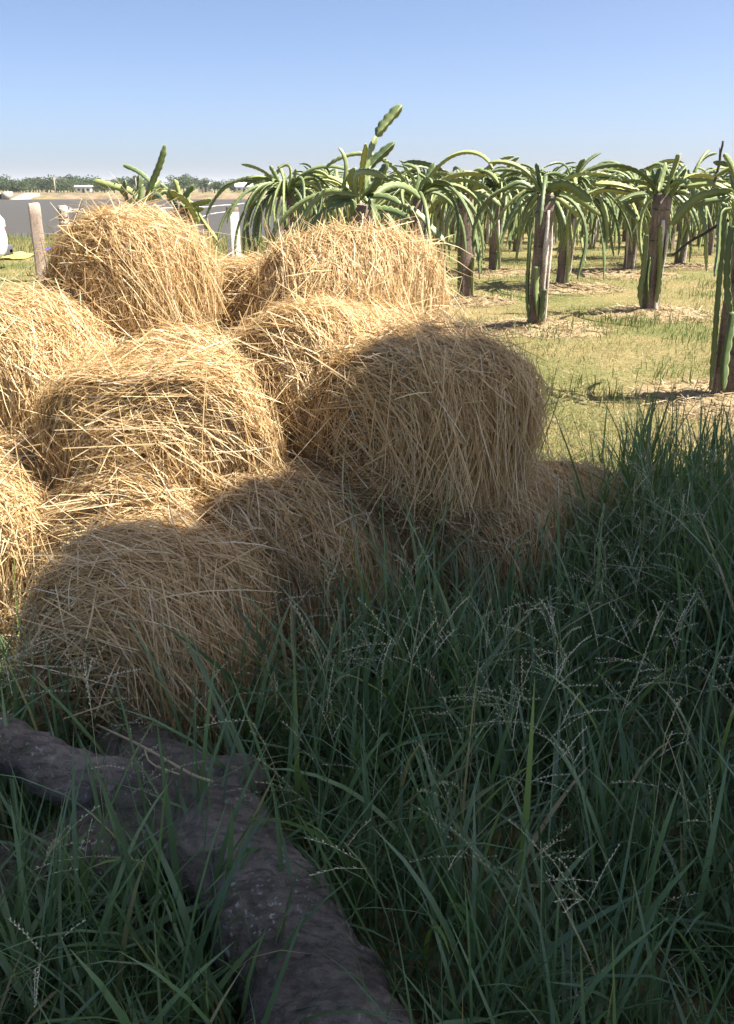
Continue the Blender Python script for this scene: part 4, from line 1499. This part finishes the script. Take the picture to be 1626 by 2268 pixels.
def tall_grass():
    r = np.random.default_rng(123)
    # tufts
    nt_ = 5600
    cx = r.uniform(-2.6, 3.9, nt_)
    cy = r.uniform(0.30, 4.0, nt_)
    ok = (cy < grass_limit(cx)) & (np.abs(cx) < 0.48 * cy + 1.5)
    dens = vnoise(cx * 2.0 + 3, cy * 2.0 + 8, 17)
    ok &= r.random(nt_) < 0.45 + 0.75 * dens
    # thin out left of the heap where the straw lies bare
    ok &= ~((cx < -0.85) & (cy > 1.95) & (r.random(nt_) < 0.70))
    C = np.stack([cx, cy], -1)[ok]
    tall = vnoise(C[:, 0] * 1.6 + 20, C[:, 1] * 1.6, 19)
    nb = r.integers(9, 17, len(C))
    idx = np.repeat(np.arange(len(C)), nb)
    n = len(idx)
    P = np.zeros((n, 3))
    P[:, :2] = C[idx] + r.normal(0, 0.035, (n, 2))
    hgt = 0.20 + 0.26 * tall[idx]
    hgt = hgt * np.where((P[:, 0] > 0.02) & (P[:, 1] > 1.9), 1.35, 1.0)
    ln = hgt * np.where(r.random(n) < 0.45, r.uniform(0.3, 0.75, n), r.uniform(0.7, 1.4, n))
    # far edge on the lawn side stays stemmy and upright
    lean = np.abs(r.normal(0.12, 0.52, n)).clip(0, 1.35)
    curl = np.abs(r.normal(0.35, 0.75, n)).clip(0, 2.5)
    edge = (P[:, 0] > 0.9) & (P[:, 1] > 3.0)
    lean = np.where(edge, lean * 0.55, lean)
    curl = np.where(edge, curl * 0.5, curl)
    az = r.uniform(0, 6.283, n)
    wid = r.gamma(2.6, 0.00118, n).clip(0.0011, 0.0075)
    ln = np.where((P[:, 0] < -0.42) & (P[:, 1] > 1.18) & (P[:, 1] < 1.58), ln * 0.6, ln)
    d = near_log(P)
    keep = (d > -0.01) & ~in_bale(P)
    # blades close to the lens only where they stay low
    keep &= ~((P[:, 1] < 0.75) & (np.abs(P[:, 0]) < 0.5) & (ln > 0.30))
    on_log = (d > -0.11) & (d <= 0.0) & (r.random(n) < np.where(P[:, 0] < -0.30 - 0.25 * (P[:, 1] - 1.4), 0.35, 0.14))
    keep |= on_log & ~in_bale(P)
    P, ln, lean, curl, az, wid = (a[keep] for a in (P, ln, lean, curl, az, wid))
    n = len(P)
    rnd = np.clip(r.beta(2.2, 2.6, n) * 0.92, 0, 0.93)
    dead = r.random(n) < 0.06
    rnd = np.where(dead, r.uniform(0.95, 1.0, n), rnd)
    V, F, A, T = blades(P, az, ln, lean, curl, wid, rnd, 5)
    o = link('tall_grass', make_mesh('tall_grass', V, F, M['tall_grass'], {'rnd': A, 'along': T}, False))
    tag(o, 'tall dark green grass growing in the shade round the log', 'grass', kind='stuff')
    # short dense undergrowth
    m = 30000
    Q = np.stack([r.uniform(-2.6, 3.9, m), r.uniform(0.4, 4.0, m), np.zeros(m)], -1)
    Q = Q[(Q[:, 1] < grass_limit(Q[:, 0])) & (np.abs(Q[:, 0]) < 0.48 * Q[:, 1] + 1.5) & ~in_bale(Q) & (near_log(Q) > -0.02)]
    m = len(Q)
    V, F, A, T = blades(Q, r.uniform(0, 6.283, m), r.uniform(0.07, 0.22, m), np.abs(r.normal(0.2, 0.6, m)).clip(0, 1.45), np.abs(r.normal(0.5, 0.7, m)), r.uniform(0.0014, 0.0036, m), np.where(r.random(m) < 0.14, r.uniform(0.94, 1.0, m), r.beta(2, 2.6, m) * 0.9), 7, K=5)
    o = link('undergrowth', make_mesh('undergrowth', V, F, M['tall_grass'], {'rnd': A, 'along': T}, False))
    tag(o, 'short matted green undergrowth beneath the tall shaded grass', 'grass', kind='stuff')
    # single broad blades standing clear of the mass
    hero = [(905, 1700, 0.46, 0.0, 0.15), (560, 1640, 0.40, 0.5, 0.9), (880, 1560, 0.5, 2.6, 1.1), (1340, 1800, 0.45, 2.8, 1.3), (480, 1520, 0.36, 1.9, 0.5), (380, 1560, 0.38, 1.6, 0.15), (1060, 1900, 0.42, 0.2, 0.3), (640, 2150, 0.36, 1.8, 0.2), (980, 2150, 0.40, 1.3, 0.2), (1140, 2190, 0.32, 0.5, 1.2), (1400, 2150, 0.4, 0.9, 0.5), (200, 2000, 0.4, 2.2, 1.0), (60, 1950, 0.42, 2.0, 0.6), (1550, 1850, 0.4, 2.9, 0.9), (1250, 1500, 0.42, 0.4, 0.5), (700, 1130, 0.45, 1.6, 0.05), (1330, 1050, 0.4, 1.2, 0.1), (930, 2050, 0.5, 0.3, 1.3)]
    P = np.array([at_z(a, b_, 0.0) for a, b_, *_ in hero])
    ok = ~in_bale(P)
    hero = [h for h, k in zip(hero, ok) if k]
    P = P[ok]
    n = len(P)
    ex = [r.integers(0, n) for _ in range(150)]
    hx_ = np.array([h[2:] for h in hero])
    P2 = np.stack([r.uniform(-1.3, 2.2, 420), r.uniform(0.9, 3.4, 420), np.zeros(420)], -1)
    P2 = P2[(P2[:, 1] < grass_limit(P2[:, 0])) & ~in_bale(P2) & (near_log(P2) > 0)]
    m = len(P2)
    P = np.concatenate([P, P2])
    ln = np.concatenate([hx_[:, 0], r.uniform(0.34, 0.58, m)])
    az = np.concatenate([hx_[:, 1], r.uniform(0, 6.283, m)])
    curl = np.concatenate([hx_[:, 2], r.uniform(0.1, 1.7, m)])
    lean = np.abs(r.normal(0.15, 0.2, n + m))
    V, F, A, T = blades(P, az, ln, lean, curl, r.uniform(0.0045, 0.0075, n + m), r.uniform(0.35, 0.93, n + m), 6, K=10)
    o = link('broad_grass', make_mesh('broad_grass', V, F, M['tall_grass'], {'rnd': A, 'along': T}, False))
    tag(o, 'broad long grass blades arching above the shaded grass', 'grass', kind='stuff')


tall_grass()


def seed_heads():
    """thin stalks with finger-like spikes beaded by pale spikelets"""
    r = np.random.default_rng(321)
    n0 = 760
    P = np.stack([r.uniform(-1.5, 2.4, n0), r.uniform(1.0, 3.7, n0), np.zeros(n0)], -1)
    P = P[(P[:, 1] < grass_limit(P[:, 0]) - 0.05) & (np.abs(P[:, 0]) < 0.45 * P[:, 1] + 0.4) & ~in_bale(P)]
    P = P[(near_log(P) > 0.0)]
    Vs, Fs, As = [], [], []
    o = 0

    def add(V, F, a):
        nonlocal o
        Vs.append(V)
        Fs.append(F + o)
        As.append(np.full(len(V), a))
        o += len(V)
    for p in P:
        L = r.uniform(0.34, 0.60)
        az = r.uniform(0, 6.283)
        ln_ = abs(r.normal(0.1, 0.25))
        t = np.linspace(0, 1, 7)
        el = math.pi / 2 - ln_ - r.uniform(0, 0.7) * t
        q = np.cumsum(np.stack([np.cos(az) * np.cos(el), np.sin(az) * np.cos(el), np.sin(el)], -1) * (L / 7), 0) + p
        tone = r.uniform(0.35, 1.0)
        S = np.tile(unit(np.array([math.sin(az + 1), -math.cos(az + 1), 0.2])), (1, 7, 1))
        add(*ribbons(q[None], S, np.full((1, 7), 0.0010)), 0.15 + 0.3 * tone)
        for b_ in range(r.integers(3, 7)):
            st = q[-1] + (q[-2] - q[-1]) * r.uniform(0, 1.6)
            d = unit(unit(q[-1] - q[-2]) * 0.8 + r.normal(0, 0.55, 3))
            bl = r.uniform(0.05, 0.13)
            m = int(bl / 0.0068)
            tt = np.linspace(0.12, 1, m)
            c = st + d * (tt * bl)[:, None]
            c[:, 2] -= 0.25 * bl * tt ** 2
            add(*ribbons(np.stack([st, c[m // 2], c[-1]])[None], np.tile(unit(np.cross(d, [0.3, 0.2, 1])), (1, 3, 1)), np.full((1, 3), 0.0006)), tone)
            # spikelets: small pointed grains alternating along the spike
            up = unit(np.cross(d, r.normal(size=3)))
            sg = np.where(np.arange(m) % 2, 1, -1)[:, None]
            g = unit(d + up * sg * 0.5)
            ps = unit(np.cross(g, r.normal(size=(m, 3))))
            ln2, w2 = 0.0056, 0.00135
            V = np.stack([c, c + g * ln2 * 0.5 + ps * w2, c + g * ln2, c + g * ln2 * 0.5 - ps * w2], 1).reshape(-1, 3)
            add(V, np.arange(m * 4).reshape(m, 4), min(1, tone + 0.1))
    ob = link('grass_seed_heads', make_mesh('grass_seed_heads', np.concatenate(Vs), np.concatenate(Fs), M['seed'], {'rnd': np.concatenate(As)}, False))
    tag(ob, 'pale beaded seed heads on thin stalks above the shaded grass', 'seed heads', kind='stuff')


seed_heads()

# a dry straw stalk lying across the log
mb = MB()
mb.tube(spline(np.array([at_z(215, 1605, 0.22), at_z(320, 1655, 0.24), at_z(420, 1712, 0.27), at_z(470, 1730, 0.28)]), 10), 0.003, 5)
mb.tube(spline(np.array([at_z(320, 1655, 0.24), at_z(335, 1690, 0.25), at_z(400, 1715, 0.26)]), 6), 0.002, 5)
tag(mb.build('straw_stalk', plain('dry_stalk', (0.50, 0.38, 0.22), 0.6)), 'single dry straw stalk lying across the grey log', 'straw')


# ------------------------------------------------------------------ short lawn in the sun
def lawn():
    r = np.random.default_rng(888)
    n = 170000
    y = 3.4 * (27 / 3.4) ** (r.random(n) ** 1.15)
    x = r.uniform(-0.52, 0.52, n) * (y + 1.5)
    P = np.stack([x, y, np.zeros(n)], -1)
    lim = grass_limit(x)
    keep = (y > lim - 0.5) & ~in_bale(P, 1.0)
    P = P[keep]
    n = len(P)
    P[:, 2] = ground_height(P[:, 0], P[:, 1])
    pat = 0.55 * vnoise(P[:, 0] * 0.9 + 3, P[:, 1] * 0.55 + 1, 51) + 0.30 * vnoise(P[:, 0] * 2.7, P[:, 1] * 1.9, 52) + 0.15 * vnoise(P[:, 0] * 9, P[:, 1] * 7, 53)
    pat = np.clip((pat - 0.30) / 0.40, 0, 1)
    rnd = np.clip(0.08 + 0.70 * pat + r.normal(0, 0.17, n), 0, 1)
    ln = r.uniform(0.025, 0.07, n) * (1.25 - 0.6 * pat)
    fl = r.random(n) < 0.25 + 0.45 * pat
    lean = np.where(fl, r.uniform(0.7, 1.45, n), np.abs(r.normal(0.2, 0.35, n)))
    # fresh green tufts
    k = r.integers(0, n, 60)
    V, F, A, T = blades(P, r.uniform(0, 6.283, n), ln * np.where(fl, 1.5, 1.0), lean, np.abs(r.normal(0.3, 0.4, n)), r.uniform(0.0014, 0.0028, n) * (1 + 0.05 * P[:, 1]), rnd, 9, K=3)
    o = link('lawn_grass', make_mesh('lawn_grass', V, F, M['lawn'], {'rnd': A, 'along': T}, False))
    tag(o, 'short sunlit yellow green lawn grass between the posts', 'grass', kind='stuff')
    # weeds and coarse grass on the near shore of the reservoir
    n = 26000
    y = r.uniform(19.5, 27.0, n)
    x = r.uniform(-14, 0.0, n)
    P = np.stack([x, y, ground_height(x, y)], -1)
    d = vnoise(x * 0.7, y * 0.5, 61)
    P = P[r.random(n) < d * 1.2]
    n = len(P)
    V, F, A, T = blades(P, r.uniform(0, 6.28, n), r.uniform(0.08, 0.30, n), np.abs(r.normal(0.2, 0.3, n)), np.abs(r.normal(0.4, 0.4, n)), r.uniform(0.004, 0.008, n), np.clip(r.normal(0.38, 0.2, n), 0, 1), 10, K=4)
    o = link('shore_grass', make_mesh('shore_grass', V, F, M['lawn'], {'rnd': A, 'along': T}, False))
    tag(o, 'coarse olive grass on the near shore of the reservoir', 'grass', kind='stuff')
    # fresh green tufts here and there on the lawn
    spots = [(1380, 720), (1440, 715), (1495, 838), (1560, 660), (1210, 745), (1125, 660), (1405, 602), (1290, 735), (900, 590), (540, 592), (1330, 880), (1590, 640)]
    Ps = []
    for px, py in spots:
        c = at_z(px, py)
        m = 70
        Ps.append(np.stack([c[0] + r.normal(0, 0.16, m), c[1] + r.normal(0, 0.22, m), np.zeros(m)], -1))
    P = np.concatenate(Ps)
    n = len(P)
    V, F, A, T = blades(P, r.uniform(0, 6.28, n), r.uniform(0.06, 0.17, n), np.abs(r.normal(0.2, 0.3, n)), np.abs(r.normal(0.4, 0.4, n)), r.uniform(0.003, 0.005, n), np.clip(r.normal(0.08, 0.1, n), 0, 1), 11, K=4)
    o = link('green_tufts', make_mesh('green_tufts', V, F, M['lawn'], {'rnd': A, 'along': T}, False))
    tag(o, 'fresh green grass tufts scattered on the dry lawn', 'grass', kind='stuff')


lawn()


# ------------------------------------------------------------------ the shade tree beside the camera, out of the frame
def shade_tree():
    cot = 1.0 / math.tan(SUN_EL)
    root = empty('shade_tree', (6.3, -0.6, 0))
    tag(root, 'large dense leafy tree whose crown shades the tall grass and front bales', 'tree')
    r = np.random.default_rng(64)
    lobes = []
    # crown: lobes shaped along a chosen shadow edge, carried up toward the sun
    edge = np.array([(-1.68, 1.05), (-1.43, 1.5), (-1.02, 1.98), (-0.62, 2.40), (-0.22, 2.76), (0.26, 3.28), (0.87, 3.76), (1.6, 4.12), (2.7, 4.25)])
    E = spline(edge, 30)
    tg = unit(np.gradient(E, axis=0))
    inn = np.stack([tg[:, 1], -tg[:, 0]], -1)
    for i in range(30):
        rad = r.uniform(0.42, 0.62)
        z = r.uniform(4.5, 5.0)
        g = E[i] + inn[i] * rad * 1.0
        lobes.append((g[0] + z * cot * sd.x, g[1] + z * cot * sd.y, z, rad))
    for i in range(44):
        k = r.integers(0, 30)
        g = E[k] + inn[k] * r.uniform(0.7, 2.05)
        z = r.uniform(4.8, 6.0)
        lobes.append((g[0] + z * cot * sd.x, g[1] + z * cot * sd.y, z, r.uniform(0.7, 1.0)))
    lobes = np.array(lobes)
    V, F, A = leaf_cloud(150000, lobes.tolist(), 0.075, 64, 0.8, 0.30)
    sh = np.array([6.3, -0.6, 0])
    link('crown', make_mesh('crown', V - sh, F, M['leaf'], {'rnd': A}, False), root)
    mb = MB()
    mb.tube(spline(np.array([(0, 0, -0.2), (0.05, 0.1, 1.6), (-0.05, 0.5, 3.2), (0, 0.85, 5.4)]), 14), np.linspace(0.34, 0.14, 14), 14)
    for i in range(9):
        l = lobes[i * 5, :3] - sh
        st = np.array([-0.03, 0.4 + 0.03 * i, 3.2 + 0.25 * i])
        mid = (st + l) / 2 + [0, 0, -0.15]
        mb.tube(spline(np.array([st, mid, l]), 9), np.linspace(0.12, 0.03, 9), 8)
    mb.build('trunk', M['bark'], root, smooth=True)


shade_tree()


# ------------------------------------------------------------------ thin haze over the plain
hb = MB()
hb.box((0, 2100, 13.5), (6400, 5200, 32))
haze = hb.build('haze', None)
haze.data.materials.clear()
hm = bpy.data.materials.new('haze')
hm.use_nodes = True
hm.node_tree.nodes.clear()
ho = hm.node_tree.nodes.new('ShaderNodeOutputMaterial')
hv = hm.node_tree.nodes.new('ShaderNodeVolumePrincipled')
hv.inputs['Color'].default_value = (0.86, 0.90, 0.96, 1)
hv.inputs['Density'].default_value = 0.00030
hm.node_tree.links.new(hv.outputs[0], ho.inputs['Volume'])
haze.data.materials.append(hm)
tag(haze, 'thin pale haze over the plain and the far shore', 'haze', kind='stuff')
